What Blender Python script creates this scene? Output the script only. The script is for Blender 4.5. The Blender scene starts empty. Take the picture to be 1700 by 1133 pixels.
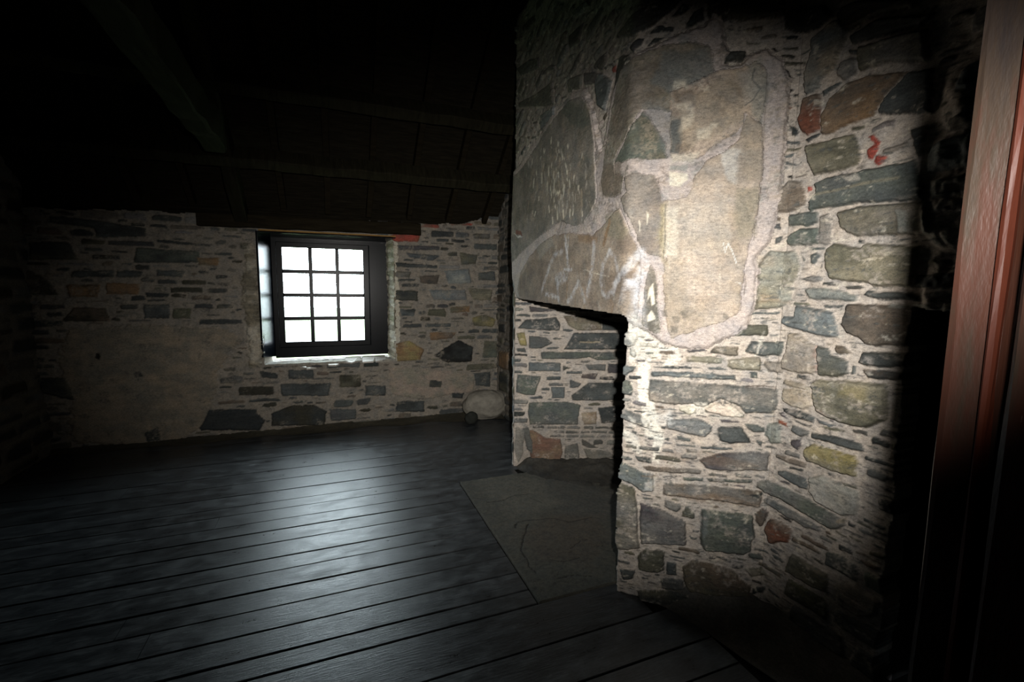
import bpy, math, random
import numpy as np
SC = bpy.context.scene
COL = SC.collection
random.seed(7)
RNG = np.random.default_rng(11)

# ------------------------------------------------------------ camera model
F = 755.0; PIT = math.radians(6.3); YAW = math.radians(21.5); ROLL = math.radians(0.6); HC = 1.5
fw = np.array([math.sin(YAW)*math.cos(PIT), math.cos(YAW)*math.cos(PIT), -math.sin(PIT)])
r0 = np.array([math.cos(YAW), -math.sin(YAW), 0.0]); u0 = np.cross(r0, fw)
cr_, sr_ = math.cos(ROLL), math.sin(ROLL)
RT = cr_*r0 + sr_*u0; UP = -sr_*r0 + cr_*u0
CAM = np.array([0, 0, HC])
def ray(x, y): return fw + RT*(x-850)/F - UP*(y-566.5)/F
def onz(x, y, z):
    d = ray(x, y); return CAM + d*((z-HC)/d[2])
def ony(x, y, Y):
    d = ray(x, y); return CAM + d*(Y/d[1])

def lin(c):
    c = np.array(c, float)/255.0
    return np.where(c <= 0.04045, c/12.92, ((c+0.055)/1.055)**2.4)

# ------------------------------------------------------------ noise
_tab = {}
def vn(x, y, s):
    if s not in _tab: _tab[s] = np.random.default_rng(1000+s).random((256, 256))*2-1
    T = _tab[s]
    xi = np.floor(x).astype(int); yi = np.floor(y).astype(int)
    fx = x-xi; fy = y-yi
    fx = fx*fx*(3-2*fx); fy = fy*fy*(3-2*fy)
    a = T[xi & 255, yi & 255]; b = T[(xi+1) & 255, yi & 255]
    c = T[xi & 255, (yi+1) & 255]; d = T[(xi+1) & 255, (yi+1) & 255]
    return (a*(1-fx)+b*fx)*(1-fy) + (c*(1-fx)+d*fx)*fy
def fbm(x, y, s, o=3):
    r = 0; a = 1.0; t = 0
    for k in range(o):
        r = r + a*vn(x*2**k, y*2**k, s+k*17); t += a; a *= 0.55
    return r/t
def smooth(t):
    t = np.clip(t, 0, 1); return t*t*(3-2*t)
def sdist(X, Y, poly):
    P = np.array(poly, float); n = len(P)
    d = np.full(X.shape, 1e9); ins = np.zeros(X.shape, bool)
    for i in range(n):
        a = P[i]; b = P[(i+1) % n]; e = b-a
        wx = X-a[0]; wy = Y-a[1]
        t = np.clip((wx*e[0]+wy*e[1])/(e@e+1e-12), 0, 1)
        dd = np.hypot(wx-t*e[0], wy-t*e[1]); d = np.minimum(d, dd)
        c1 = (a[1] <= Y) != (b[1] <= Y)
        with np.errstate(divide='ignore', invalid='ignore'):
            xx = a[0] + (Y-a[1])*e[0]/(e[1] if abs(e[1]) > 1e-12 else 1e-12)
        ins ^= c1 & (X < xx)
    return np.where(ins, d, -d)
def ldist(X, Y, line):
    P = np.array(line, float); d = np.full(X.shape, 1e9)
    for a, b in zip(P[:-1], P[1:]):
        e = b-a; wx = X-a[0]; wy = Y-a[1]
        t = np.clip((wx*e[0]+wy*e[1])/(e@e+1e-12), 0, 1)
        d = np.minimum(d, np.hypot(wx-t*e[0], wy-t*e[1]))
    return d

# ------------------------------------------------------------ object helpers
def tag(o, label=None, cat=None, group=None, kind=None):
    if label: o['label'] = label
    if cat: o['category'] = cat
    if group: o['group'] = group
    if kind: o['kind'] = kind
    return o
def empty(name, loc=(0, 0, 0), **k):
    o = bpy.data.objects.new(name, None); o.location = loc; o.empty_display_size = 0.1
    COL.objects.link(o); return tag(o, **k)
def mesh_obj(name, verts, faces, mat, parent=None, cols=None, sm=False, **k):
    me = bpy.data.meshes.new(name)
    verts = np.asarray(verts, float)
    off = np.array(parent.location) if parent is not None else np.zeros(3)
    if isinstance(faces, np.ndarray):
        nf = len(faces)
        me.vertices.add(len(verts)); me.vertices.foreach_set('co', (verts-off).astype(np.float32).ravel())
        me.loops.add(nf*4); me.loops.foreach_set('vertex_index', faces.astype(np.int32).ravel())
        me.polygons.add(nf); me.polygons.foreach_set('loop_start', np.arange(0, nf*4, 4, dtype=np.int32))
        me.update(calc_edges=True)
    else:
        me.from_pydata([tuple(v-off) for v in verts], [], faces)
    me.polygons.foreach_set('use_smooth', np.full(len(me.polygons), bool(sm)))
    if cols is not None:
        at = me.attributes.new('Col', 'FLOAT_COLOR', 'POINT')
        c4 = np.ones((len(verts), 4), np.float32); c4[:, :3] = cols
        at.data.foreach_set('color', c4.ravel())
    me.materials.append(mat); me.update()
    o = bpy.data.objects.new(name, me); COL.objects.link(o)
    if parent is not None: o.parent = parent
    return tag(o, **k)

# ------------------------------------------------------------ materials
def new_mat(name):
    m = bpy.data.materials.new(name); m.use_nodes = True
    nt = m.node_tree; nt.nodes.clear()
    out = nt.nodes.new('ShaderNodeOutputMaterial'); b = nt.nodes.new('ShaderNodeBsdfPrincipled')
    nt.links.new(b.outputs[0], out.inputs[0]); return m, nt, b
def nodes_noise(nt, scale, detail=4, rough=.6, stretch=(1, 1, 1)):
    tc = nt.nodes.new('ShaderNodeTexCoord'); mp = nt.nodes.new('ShaderNodeMapping')
    mp.inputs['Scale'].default_value = stretch
    n = nt.nodes.new('ShaderNodeTexNoise'); n.inputs['Scale'].default_value = scale
    n.inputs['Detail'].default_value = detail; n.inputs['Roughness'].default_value = rough
    nt.links.new(tc.outputs['Object'], mp.inputs[0]); nt.links.new(mp.outputs[0], n.inputs['Vector']); return n
def mathn(nt, op, a, b=None, c=None):
    n = nt.nodes.new('ShaderNodeMath'); n.operation = op
    for i, v in enumerate((a, b, c)):
        if v is None: continue
        if isinstance(v, (int, float)): n.inputs[i].default_value = v
        else: nt.links.new(v, n.inputs[i])
    return n.outputs[0]
def ramp(nt, fac, stops):
    r = nt.nodes.new('ShaderNodeValToRGB'); e = r.color_ramp.elements
    e[0].position, e[0].color = stops[0][0], (*stops[0][1], 1)
    e[1].position, e[1].color = stops[-1][0], (*stops[-1][1], 1)
    for p, c in stops[1:-1]:
        k = e.new(p); k.color = (*c, 1)
    nt.links.new(fac, r.inputs[0]); return r.outputs[0]
def mul(nt, a, b, fac=1.0, mode='MULTIPLY'):
    m = nt.nodes.new('ShaderNodeMix'); m.data_type = 'RGBA'; m.blend_type = mode
    m.inputs[0].default_value = fac
    nt.links.new(a, m.inputs[6]); nt.links.new(b, m.inputs[7]); return m.outputs[2]
def bump(nt, bs, h, strength, dist):
    b = nt.nodes.new('ShaderNodeBump'); b.inputs['Strength'].default_value = strength
    b.inputs['Distance'].default_value = dist; nt.links.new(h, b.inputs['Height'])
    nt.links.new(b.outputs[0], bs.inputs['Normal'])

def masonry_mat():
    m, nt, b = new_mat('rubble_masonry')
    at = nt.nodes.new('ShaderNodeAttribute'); at.attribute_name = 'Col'
    n1 = nodes_noise(nt, 55, 6, .7, (1, 1, 2.2)); n2 = nodes_noise(nt, 260, 3, .7); n3 = nodes_noise(nt, 14, 4, .6)
    v1 = ramp(nt, n1.outputs[0], [(.3, (.62,)*3), (.5, (1, 1, 1)), (.72, (1.35, 1.33, 1.3))])
    v2 = ramp(nt, n2.outputs[0], [(.32, (.72,)*3), (.7, (1.2, 1.2, 1.2))])
    v3 = ramp(nt, n3.outputs[0], [(.3, (.82, .86, .88)), (.7, (1.14, 1.1, 1.02))])
    c = mul(nt, at.outputs['Color'], v1); c = mul(nt, c, v2); c = mul(nt, c, v3)
    nt.links.new(c, b.inputs['Base Color'])
    b.inputs['Roughness'].default_value = .82; b.inputs['Specular IOR Level'].default_value = .25
    h = mathn(nt, 'ADD', n1.outputs[0], mathn(nt, 'MULTIPLY', n2.outputs[0], .35))
    bump(nt, b, h, .55, .006); return m
def plain(name, rgb, rough=.6, spec=.3, var=.25, scale=30, stretch=(1, 1, 1), bstr=.3, bd=.004, coat=0.0):
    m, nt, b = new_mat(name)
    n = nodes_noise(nt, scale, 5, .65, stretch); c0 = lin(rgb)
    c = ramp(nt, n.outputs[0], [(.3, tuple(c0*(1-var))), (.7, tuple(np.clip(c0*(1+var), 0, 1)))])
    nt.links.new(c, b.inputs['Base Color']); b.inputs['Roughness'].default_value = rough
    b.inputs['Specular IOR Level'].default_value = spec
    b.inputs['Coat Weight'].default_value = coat; b.inputs['Coat Roughness'].default_value = .12
    bump(nt, b, n.outputs[0], bstr, bd); return m
def board_mat():
    m, nt, b = new_mat('worn_dark_floorboards')
    at = nt.nodes.new('ShaderNodeAttribute'); at.attribute_name = 'Col'
    g = nodes_noise(nt, 9, 6, .65, (1, 14, 1)); s = nodes_noise(nt, 8, 9, .76, (.8, 1.6, 1)); f = nodes_noise(nt, 120, 3, .7, (.3, 1, 1))
    v1 = ramp(nt, g.outputs[0], [(.3, (.7,)*3), (.72, (1.3,)*3)])
    v2 = ramp(nt, s.outputs[0], [(.36, (.55, .56, .58)), (.5, (1, 1, 1)), (.66, (1.9, 1.85, 1.75))])
    v3 = ramp(nt, f.outputs[0], [(.35, (.8,)*3), (.7, (1.2,)*3)])
    c = mul(nt, at.outputs['Color'], v1); c = mul(nt, c, v2); c = mul(nt, c, v3)
    nt.links.new(c, b.inputs['Base Color'])
    r = ramp(nt, s.outputs[0], [(.35, (.27,)*3), (.5, (.35,)*3), (.65, (.50,)*3)])
    nt.links.new(r, b.inputs['Roughness']); b.inputs['Specular IOR Level'].default_value = .5
    h = mathn(nt, 'ADD', g.outputs[0], mathn(nt, 'MULTIPLY', s.outputs[0], .8)); bump(nt, b, h, .35, .004); return m
def red_paint():
    m, nt, b = new_mat('chipped_red_brown_paint')
    n = nodes_noise(nt, 12, 6, .7, (1, 1, .16)); n2 = nodes_noise(nt, 60, 4, .7, (1, 1, .25)); n3 = nodes_noise(nt, 3, 2, .5, (1, 1, .5))
    c = ramp(nt, n.outputs[0], [(.32, tuple(lin((27, 11, 5)))), (.5, tuple(lin((25, 13, 9)))), (.6, tuple(lin((20, 15, 11)))), (.7, tuple(lin((14, 11, 10))))])
    chip = ramp(nt, n2.outputs[0], [(.70, (0, 0, 0)), (.74, (1, 1, 1))])
    mx = nt.nodes.new('ShaderNodeMix'); mx.data_type = 'RGBA'; nt.links.new(chip, mx.inputs[0])
    nt.links.new(c, mx.inputs[6]); mx.inputs[7].default_value = (.05, .042, .034, 1)
    nt.links.new(mx.outputs[2], b.inputs['Base Color'])
    b.inputs['Roughness'].default_value = .40; b.inputs['Specular IOR Level'].default_value = .06
    b.inputs['Coat Weight'].default_value = .0
    bump(nt, b, n2.outputs[0], .35, .003); return m
def glass_mat():
    m, nt, b = new_mat('old_window_glass')
    nt.nodes.remove(b); out = nt.nodes[0]
    t = nt.nodes.new('ShaderNodeBsdfTransparent'); t.inputs[0].default_value = (.95, .98, .97, 1)
    g = nt.nodes.new('ShaderNodeBsdfGlossy'); g.inputs['Roughness'].default_value = .05
    mx = nt.nodes.new('ShaderNodeMixShader'); mx.inputs[0].default_value = .06
    nt.links.new(t.outputs[0], mx.inputs[1]); nt.links.new(g.outputs[0], mx.inputs[2]); nt.links.new(mx.outputs[0], out.inputs[0]); return m

M_MAS = masonry_mat()
M_BOARD = board_mat()
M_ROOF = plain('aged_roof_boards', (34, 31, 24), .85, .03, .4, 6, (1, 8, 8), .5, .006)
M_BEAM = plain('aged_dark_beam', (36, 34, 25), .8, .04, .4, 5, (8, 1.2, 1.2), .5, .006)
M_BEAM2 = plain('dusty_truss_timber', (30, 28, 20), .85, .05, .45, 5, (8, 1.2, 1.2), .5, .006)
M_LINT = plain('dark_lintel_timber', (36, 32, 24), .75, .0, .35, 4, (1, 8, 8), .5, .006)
M_EDGE = plain('pale_timber_edge', (142, 108, 58), .7, .2, .25, 20)
M_BLACK = plain('glossy_black_paint', (5, 8, 11), .3, .12, .3, 9, (1, 1, 9), .12, .002, .0)
M_BLACKH = plain('glossy_black_board', (10, 13, 18), .17, .3, .3, 9, (2, 2, 26), .35, .003, 0)
M_RED = red_paint()
M_DARKWOOD = plain('dark_varnish', (34, 22, 16), .35, .5, .4, 10, (1, 1, .2), .4, .004)
M_GLASS = glass_mat()
M_SLATE = plain('pale_sill_slate', (178, 172, 164), .55, .4, .3, 26, (1, 1, 4), .6, .006)
M_BOULD = plain('whitewashed_rock', (128, 124, 114), .85, .2, .3, 9, (1, 1, 1.6), .8, .012)
M_DROCK = plain('dark_rock', (40, 42, 38), .8, .2, .3, 14)
M_DIRT = plain('grimy_floor_edge', (38, 37, 34), .9, .1, .35, 18, (1, 1, 1), .8, .01)
M_VOID = plain('void_black', (26, 25, 23), .95, .05, .3, 10)  # near-black, paints the unlit depth of the niche; also on hidden surfaces
M_GRASS = plain('field_grass', (104, 116, 84), .9, .1, .4, 1.5)
M_WEB = plain('dusty_cobweb', (150, 148, 140), .9, .1, .2, 40)

# ------------------------------------------------------------ height fields
P_ = dict(sl=(78, 87, 87), db=(52, 60, 61), bl=(98, 112, 117), tp=(136, 125, 112), br=(104, 88, 71), ru=(116, 68, 50),
          ol=(90, 88, 68), ot=(128, 121, 96), tn=(152, 136, 110), gn=(86, 100, 84), gg=(136, 142, 132), gr=(116, 114, 110),
          pl=(168, 161, 149), yl=(142, 131, 84), pu=(78, 70, 78), bk=(28, 30, 29), cr=(212, 202, 178), mo=(176, 163, 151),
          pk=(176, 161, 156), og=(130, 103, 74), rd=(150, 66, 54), do=(58, 56, 42), mg=(128, 122, 114), wh=(210, 210, 206),
          sd=(66, 72, 72), gb=(98, 93, 82))
def col(k):
    c = lin(P_[k]) if isinstance(k, str) else lin(k)
    s = .10 if c[0] > c[2]*2.6 else (.38 if c[0] > c[2]*1.2 else .55)
    g = float(c @ np.array([.3, .59, .11])); return c*(1-s)+g*s

class Field:
    def __init__(s, path, z0, z1, res, toward=(0, 0), seed=1, mortar='mo', mrough=.006, flat=False):
        s.res = res; s.seed = seed; s.flat = flat
        if flat:   # path = (x0, x1, y0, y1): a horizontal field
            x0, x1, y0, y1 = path
            s.u = np.arange(x0, x1+res/2, res); s.v = np.arange(y0, y1+res/2, res)
        else:
            s.path = np.array(path, float); e = np.diff(s.path, axis=0); s.L = np.hypot(e[:, 0], e[:, 1])
            s.cum = np.concatenate([[0], np.cumsum(s.L)])
            s.u = np.arange(0, s.cum[-1]+res/2, res); s.v = np.arange(z0, z1+res/2, res)
            px = np.interp(s.u, s.cum, s.path[:, 0]); py = np.interp(s.u, s.cum, s.path[:, 1])
            ns = []
            for i in range(len(e)):
                n = np.array([-e[i, 1], e[i, 0]])/s.L[i]
                mid = (s.path[i]+s.path[i+1])/2
                if n @ (np.array(toward)-mid) < 0: n = -n
                ns.append(n)
            seg = np.clip(np.searchsorted(s.cum, s.u, side='right')-1, 0, len(e)-1)
            N = np.array(ns)[seg]
            k = max(1, int(.018/res)); ker = np.ones(2*k+1)/(2*k+1)
            def cv(a): return np.convolve(np.pad(a, k, mode='reflect', reflect_type='odd'), ker, mode='valid')
            if len(e) > 1:
                px, py = cv(px), cv(py); N = np.stack([cv(N[:, 0]), cv(N[:, 1])], 1)
            s.px, s.py, s.N = px, py, N/np.hypot(N[:, 0], N[:, 1])[:, None]
            # path azimuths
        s.U, s.V = np.meshgrid(s.u, s.v, indexing='ij')
        sh = s.U.shape
        s.H = mrough*fbm(s.U*28, s.V*34, seed, 4) + .012*fbm(s.U*2.1, s.V*2.1, seed+3, 2)*(0 if flat else 1)
        s.base = .012*fbm(s.U*2.1, s.V*2.1, seed+3, 2)*(0 if flat else 1)
        c = col(mortar); t = fbm(s.U*9, s.V*12, seed+5, 4)[..., None]; t2 = fbm(s.U*40, s.V*70, seed+6, 3)[..., None]
        s.C = c*(1+.16*t+.14*t2)*np.ones(sh+(3,))
        s.K = np.zeros(sh, np.int8); s.occ = np.zeros(sh, bool); s.hole = np.zeros(sh, bool)
    def px2uv(s, x, y):
        if s.flat:
            p = onz(x, y, 0.0); return p[0], p[1]
        d = ray(x, y); best = None; n = len(s.path)-1
        for i in range(n):
            a = s.path[i]; e = s.path[i+1]-a
            nn = np.array([-e[1], e[0]]); den = nn @ d[:2]
            if abs(den) < 1e-9: continue
            t = (nn @ a)/den
            if t <= 0: continue
            p = CAM + d*t; q = ((p[:2]-a) @ e)/s.L[i]
            over = max(0-q, q-s.L[i], 0)
            if i == 0 and q < 0: over *= .5
            if best is None or over < best[0]: best = (over, s.cum[i]+q, p[2])
        return best[1], best[2]
    def poly(s, pts): return [s.px2uv(*p) for p in pts]
    def sub(s, P, m=.03):
        P = np.array(P); (a, b), (c, d) = (P[:, 0].min()-m, P[:, 0].max()+m), (P[:, 1].min()-m, P[:, 1].max()+m)
        i0, i1 = np.searchsorted(s.u, [a, b]); j0, j1 = np.searchsorted(s.v, [c, d])
        return slice(i0, i1), slice(j0, j1)
    def stone(s, P, c, h=.016, c2=None, cls=None, warp=.006, smoothp=False, edge=.012, tex=.22, mixp=.5, occ=True, strata=1.0, gap=.004):
        sl = s.sub(P)
        X, Y = s.U[sl], s.V[sl]
        if X.size == 0: return
        s.seed += 1; sd_ = s.seed % 200
        Xw = X + warp*(fbm(X*22, Y*22, sd_, 3)+.8*fbm(X*75, Y*75, sd_+2, 4)); Yw = Y + warp*.8*(fbm(X*22+9, Y*22+4, sd_+31, 3)+.8*fbm(X*75, Y*75, sd_+33, 4))
        d = sdist(Xw, Yw, P)
        q = P_ and np.array(P); cx, cy = q[:, 0].mean(), q[:, 1].mean()
        prof = smooth((d+.001)/edge)
        ang = RNG.uniform(-1, 1, 2)*min(.045, .004/max(.05, np.ptp(q, axis=0).max()))
        hh = h*prof + (X-cx)*ang[0]*prof + (Y-cy)*ang[1]*prof
        if smoothp: hh = h*prof + .0015*fbm(X*30, Y*30, sd_, 3)
        else: hh = hh + .0028*fbm(X*14, Y*48, sd_+5, 3)*prof
        if smoothp: full = h + .0015*fbm(X*30, Y*30, sd_, 3) + (X-cx)*ang[0] + (Y-cy)*ang[1]
        else: full = h + (X-cx)*ang[0] + (Y-cy)*ang[1] + .0032*fbm(X*14, Y*48, sd_+5, 4)
        s.H[sl] = s.H[sl]*(1-prof) + (full+s.base[sl])*prof
        c0 = col(c); c1 = col(c2) if c2 else c0*RNG.uniform(.78, 1.25, 1)*(1+RNG.uniform(-.06, .06, 3))
        mix = smooth(.5+mixp*1.6*fbm(X*7, Y*11, sd_+9, 3))[..., None]
        lay = (1+tex*strata*fbm(X*5, Y*75, sd_+12, 3)+tex*.7*fbm(X*30, Y*30, sd_+14, 3))[..., None]
        cc = (c0*(1-mix)+c1*mix)*lay
        mc = smooth((d+.001)/max(.004, s.res))[..., None]
        s.C[sl] = s.C[sl]*(1-mc) + cc*mc
        if cls is not None: s.K[sl] = np.where(d > 0, cls, s.K[sl])
        if occ: s.occ[sl] |= d > -gap
        return d
    def tint(s, P, c, a=.6, soft=.02, warp=.02, hadd=0.0, freq=12):
        sl = s.sub(P, .05); X, Y = s.U[sl], s.V[sl]
        if X.size == 0: return
        s.seed += 1; k = s.seed % 200
        d = sdist(X+warp*fbm(X*freq, Y*freq, k, 4), Y+warp*fbm(X*freq+5, Y*freq+3, k+20, 4), P)
        m = (a*smooth((d+soft)/(2*soft)))[..., None]; s.C[sl] = s.C[sl]*(1-m)+col(c)*m
        s.H[sl] += hadd*m[..., 0]
    def stroke(s, L, c, w=.008, a=.7, groove=0.0, warp=.003, brk=0.0, cut=False):
        sl = s.sub(L, .05); X, Y = s.U[sl], s.V[sl]
        if X.size == 0: return
        s.seed += 1; k = s.seed % 200
        d = ldist(X+warp*fbm(X*30, Y*30, k, 3), Y+warp*fbm(X*30+5, Y*30, k+20, 3), L)
        m = smooth((w-d)/(w*.8))*a
        if brk: m = m*smooth(.5+brk*2*fbm(X*60, Y*60, k+40, 3))
        s.C[sl] = s.C[sl]*(1-m[..., None])+col(c)*m[..., None]; s.H[sl] -= groove*m
    def fill(s, tones, z0, z1, u0=None, u1=None, hr=(.035, .10), wr=(.09, .34), gapu=.016, gapv=.014, rows=True, h=(.008, .02), tilt=0.0, allow=None, small=0, sm_h=(.010, .022), sm_w=(.03, .11), tol=.04):
        u0 = s.u[0] if u0 is None else u0; u1 = s.u[-1] if u1 is None else u1
        ru = random.uniform
        def attempt(a, b, z, t):
            w = b-a; hh = t-z
            j = lambda k: ru(-1, 1)*k
            sh = j(.3)*hh; tl = tilt*(w)
            P = [(a+j(.1)*hh+sh*.5, z+j(.12)*hh), (a+w*.5+j(.15)*w, z+j(.1)*hh+tl*.5), (b-.15*hh-sh*.4, z+j(.12)*hh+tl), (b+j(.05)*hh, z+hh*(.3+j(.15))+tl),
                 (b-.1*hh+sh, t-hh*.1+j(.12)*hh+tl), (a+w*.55+j(.15)*w, t+j(.1)*hh+tl*.5), (a+.18*hh+sh*.6, t-hh*.08+j(.1)*hh), (a, z+hh*(.6+j(.15)))]
            if allow is not None and not allow((a+b)/2, (z+t)/2): return
            sl = s.sub(P, 0); o = s.occ[sl]
            if o.size == 0: return
            if o.mean() > tol: return
            s.stone(P, random.choice(tones), ru(*h), random.choice(tones) if ru(0, 1) < .4 else None)
        z = z0
        while z < z1:
            rh = ru(*hr); a = u0-ru(0, .2)
            while a < u1:
                w = ru(*wr)*(.6+.6*rh/hr[1]); 
                if ru(0, 1) < .28 and rh > .06:
                    k = rh*ru(.4, .6); attempt(a, a+w, z, z+k-gapv*.6); attempt(a+ru(0, .3)*w, a+w*ru(.7, 1), z+k+gapv*.4, z+rh)
                else: attempt(a, a+w, z+ru(0, .15)*rh, z+rh)
                a += w+gapu*ru(.5, 1.6)
            z += rh+gapv*ru(.5, 1.5)
        for k in range(small):
            a = ru(u0, u1); z = ru(z0, z1); w = ru(*sm_w); hh = ru(*sm_h); attempt(a, a+w, z, z+hh)
    def darts(s, tones, n, u0, u1, z0, z1, W, H, tilt=0.0, tol=.0, h=(.007, .017), warp=.008, slack=.55):
        ru = random.uniform
        for k in range(n):
            f = 1-k/n
            w = W[0]+(W[1]-W[0])*f*ru(slack, 1); hh = H[0]+(H[1]-H[0])*f*ru(slack, 1)
            a = ru(u0, u1); z = ru(z0, z1)
            i, j = min(len(s.u)-1, int((a-s.u[0])/s.res)), min(len(s.v)-1, int((z-s.v[0])/s.res))
            if i < 0 or j < 0 or s.occ[i, j]: continue
            m = 7+random.randrange(3); rot = tilt+ru(-.10, .10); P = []
            for q in range(m):
                th = 2*math.pi*(q+ru(-.3, .3))/m
                c_, s_ = math.cos(th), math.sin(th)
                e = 1/max(abs(c_), abs(s_))**.75*ru(.82, 1.05)
                x, y = c_*e*w/2, s_*e*hh/2
                P.append((a+x*math.cos(rot)-y*math.sin(rot), z+x*math.sin(rot)+y*math.cos(rot)))
            sl = s.sub(P, 0); o = s.occ[sl]
            if o.size == 0: continue
            ins = sdist(s.U[sl], s.V[sl], P) > -.005
            if (o & ins).sum() > tol*max(1, ins.sum()): continue
            s.stone(P, random.choice(tones), ru(*h), random.choice(tones) if ru(0, 1) < .5 else None, warp=warp)
    def smear(s, c, a=.6, t=.25, w=.35, freq=16, only=None, seed=150, hadd=0.0, fv=1.3):
        m = smooth((fbm(s.U*freq, s.V*freq*fv, seed, 5)-t)/w)*smooth(.5+1.6*fbm(s.U*90, s.V*120, seed+1, 3))*a
        if only is not None: m = m*only
        s.C = s.C*(1-m[..., None])+col(c)*m[..., None]; s.H = s.H+hadd*m
    def positions(s):
        if s.flat: return np.stack([s.U, s.V, s.H], -1)
        x = s.px[:, None]+s.N[:, 0][:, None]*s.H; y = s.py[:, None]+s.N[:, 1][:, None]*s.H
        return np.stack([x, y, s.V], -1)
    def build(s, names, mat, skirt=.05, top=None):
        """names: {cls: (name, parent, dict)}; faces go to the object of their class"""
        Pn = s.positions(); nu, nv = s.U.shape
        idx = np.arange(nu*nv).reshape(nu, nv)
        a = idx[:-1, :-1]; b = idx[1:, :-1]; c = idx[1:, 1:]; d = idx[:-1, 1:]
        ok = ~(s.hole[:-1, :-1] | s.hole[1:, :-1] | s.hole[1:, 1:] | s.hole[:-1, 1:])
        K = s.K[:-1, :-1]
        flat = Pn.reshape(-1, 3); fc = s.C.reshape(-1, 3)
        # inward displaced copy for skirts
        if s.flat: inn = flat+np.array([0, 0, -skirt])
        else:
            Nn = np.stack([np.repeat(s.N[:, 0][:, None], nv, 1), np.repeat(s.N[:, 1][:, None], nv, 1), np.zeros((nu, nv))], -1).reshape(-1, 3)
            inn = flat-Nn*skirt
        # orientation
        p0, p1, p3 = Pn[0, 0], Pn[1, 0], Pn[0, 1]
        nrm = np.cross(p1-p0, p3-p0)
        want = np.array([0, 0, 1.0]) if s.flat else np.array([s.N[0, 0], s.N[0, 1], 0])
        flip = nrm @ want < 0
        out = {}
        for k, (nm, par, kw) in names.items():
            sel = ok & (K == k)
            if not sel.any(): continue
            q = np.stack([a[sel], b[sel], c[sel], d[sel]], 1)
            sp = np.pad(sel, 1)
            e = []
            I = sp[1:-1, 1:-1]
            for nb, (m, n) in ((sp[1:-1, :-2], (a, b)), (sp[2:, 1:-1], (b, c)), (sp[1:-1, 2:], (c, d)), (sp[:-2, 1:-1], (d, a))):
                t = I & ~nb
                e.append(np.stack([m[t], n[t]], 1))
            e = np.concatenate(e)
            off = nu*nv
            sk = np.stack([e[:, 1], e[:, 0], e[:, 0]+off, e[:, 1]+off], 1)
            q = np.concatenate([q, sk])
            if flip: q = q[:, ::-1]
            allv = np.concatenate([flat, inn]); allc = np.concatenate([fc, fc])
            used, inv = np.unique(q, return_inverse=True)
            out[k] = mesh_obj(nm, allv[used], inv.reshape(-1, 4), mat, par, allc[used], True, **kw)
        return out

def tr(ox, oy, pts, sc=300/1700.):
    return [(ox+x*sc, oy+y*sc) for x, y in pts]

S3 = 300/1700.
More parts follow.
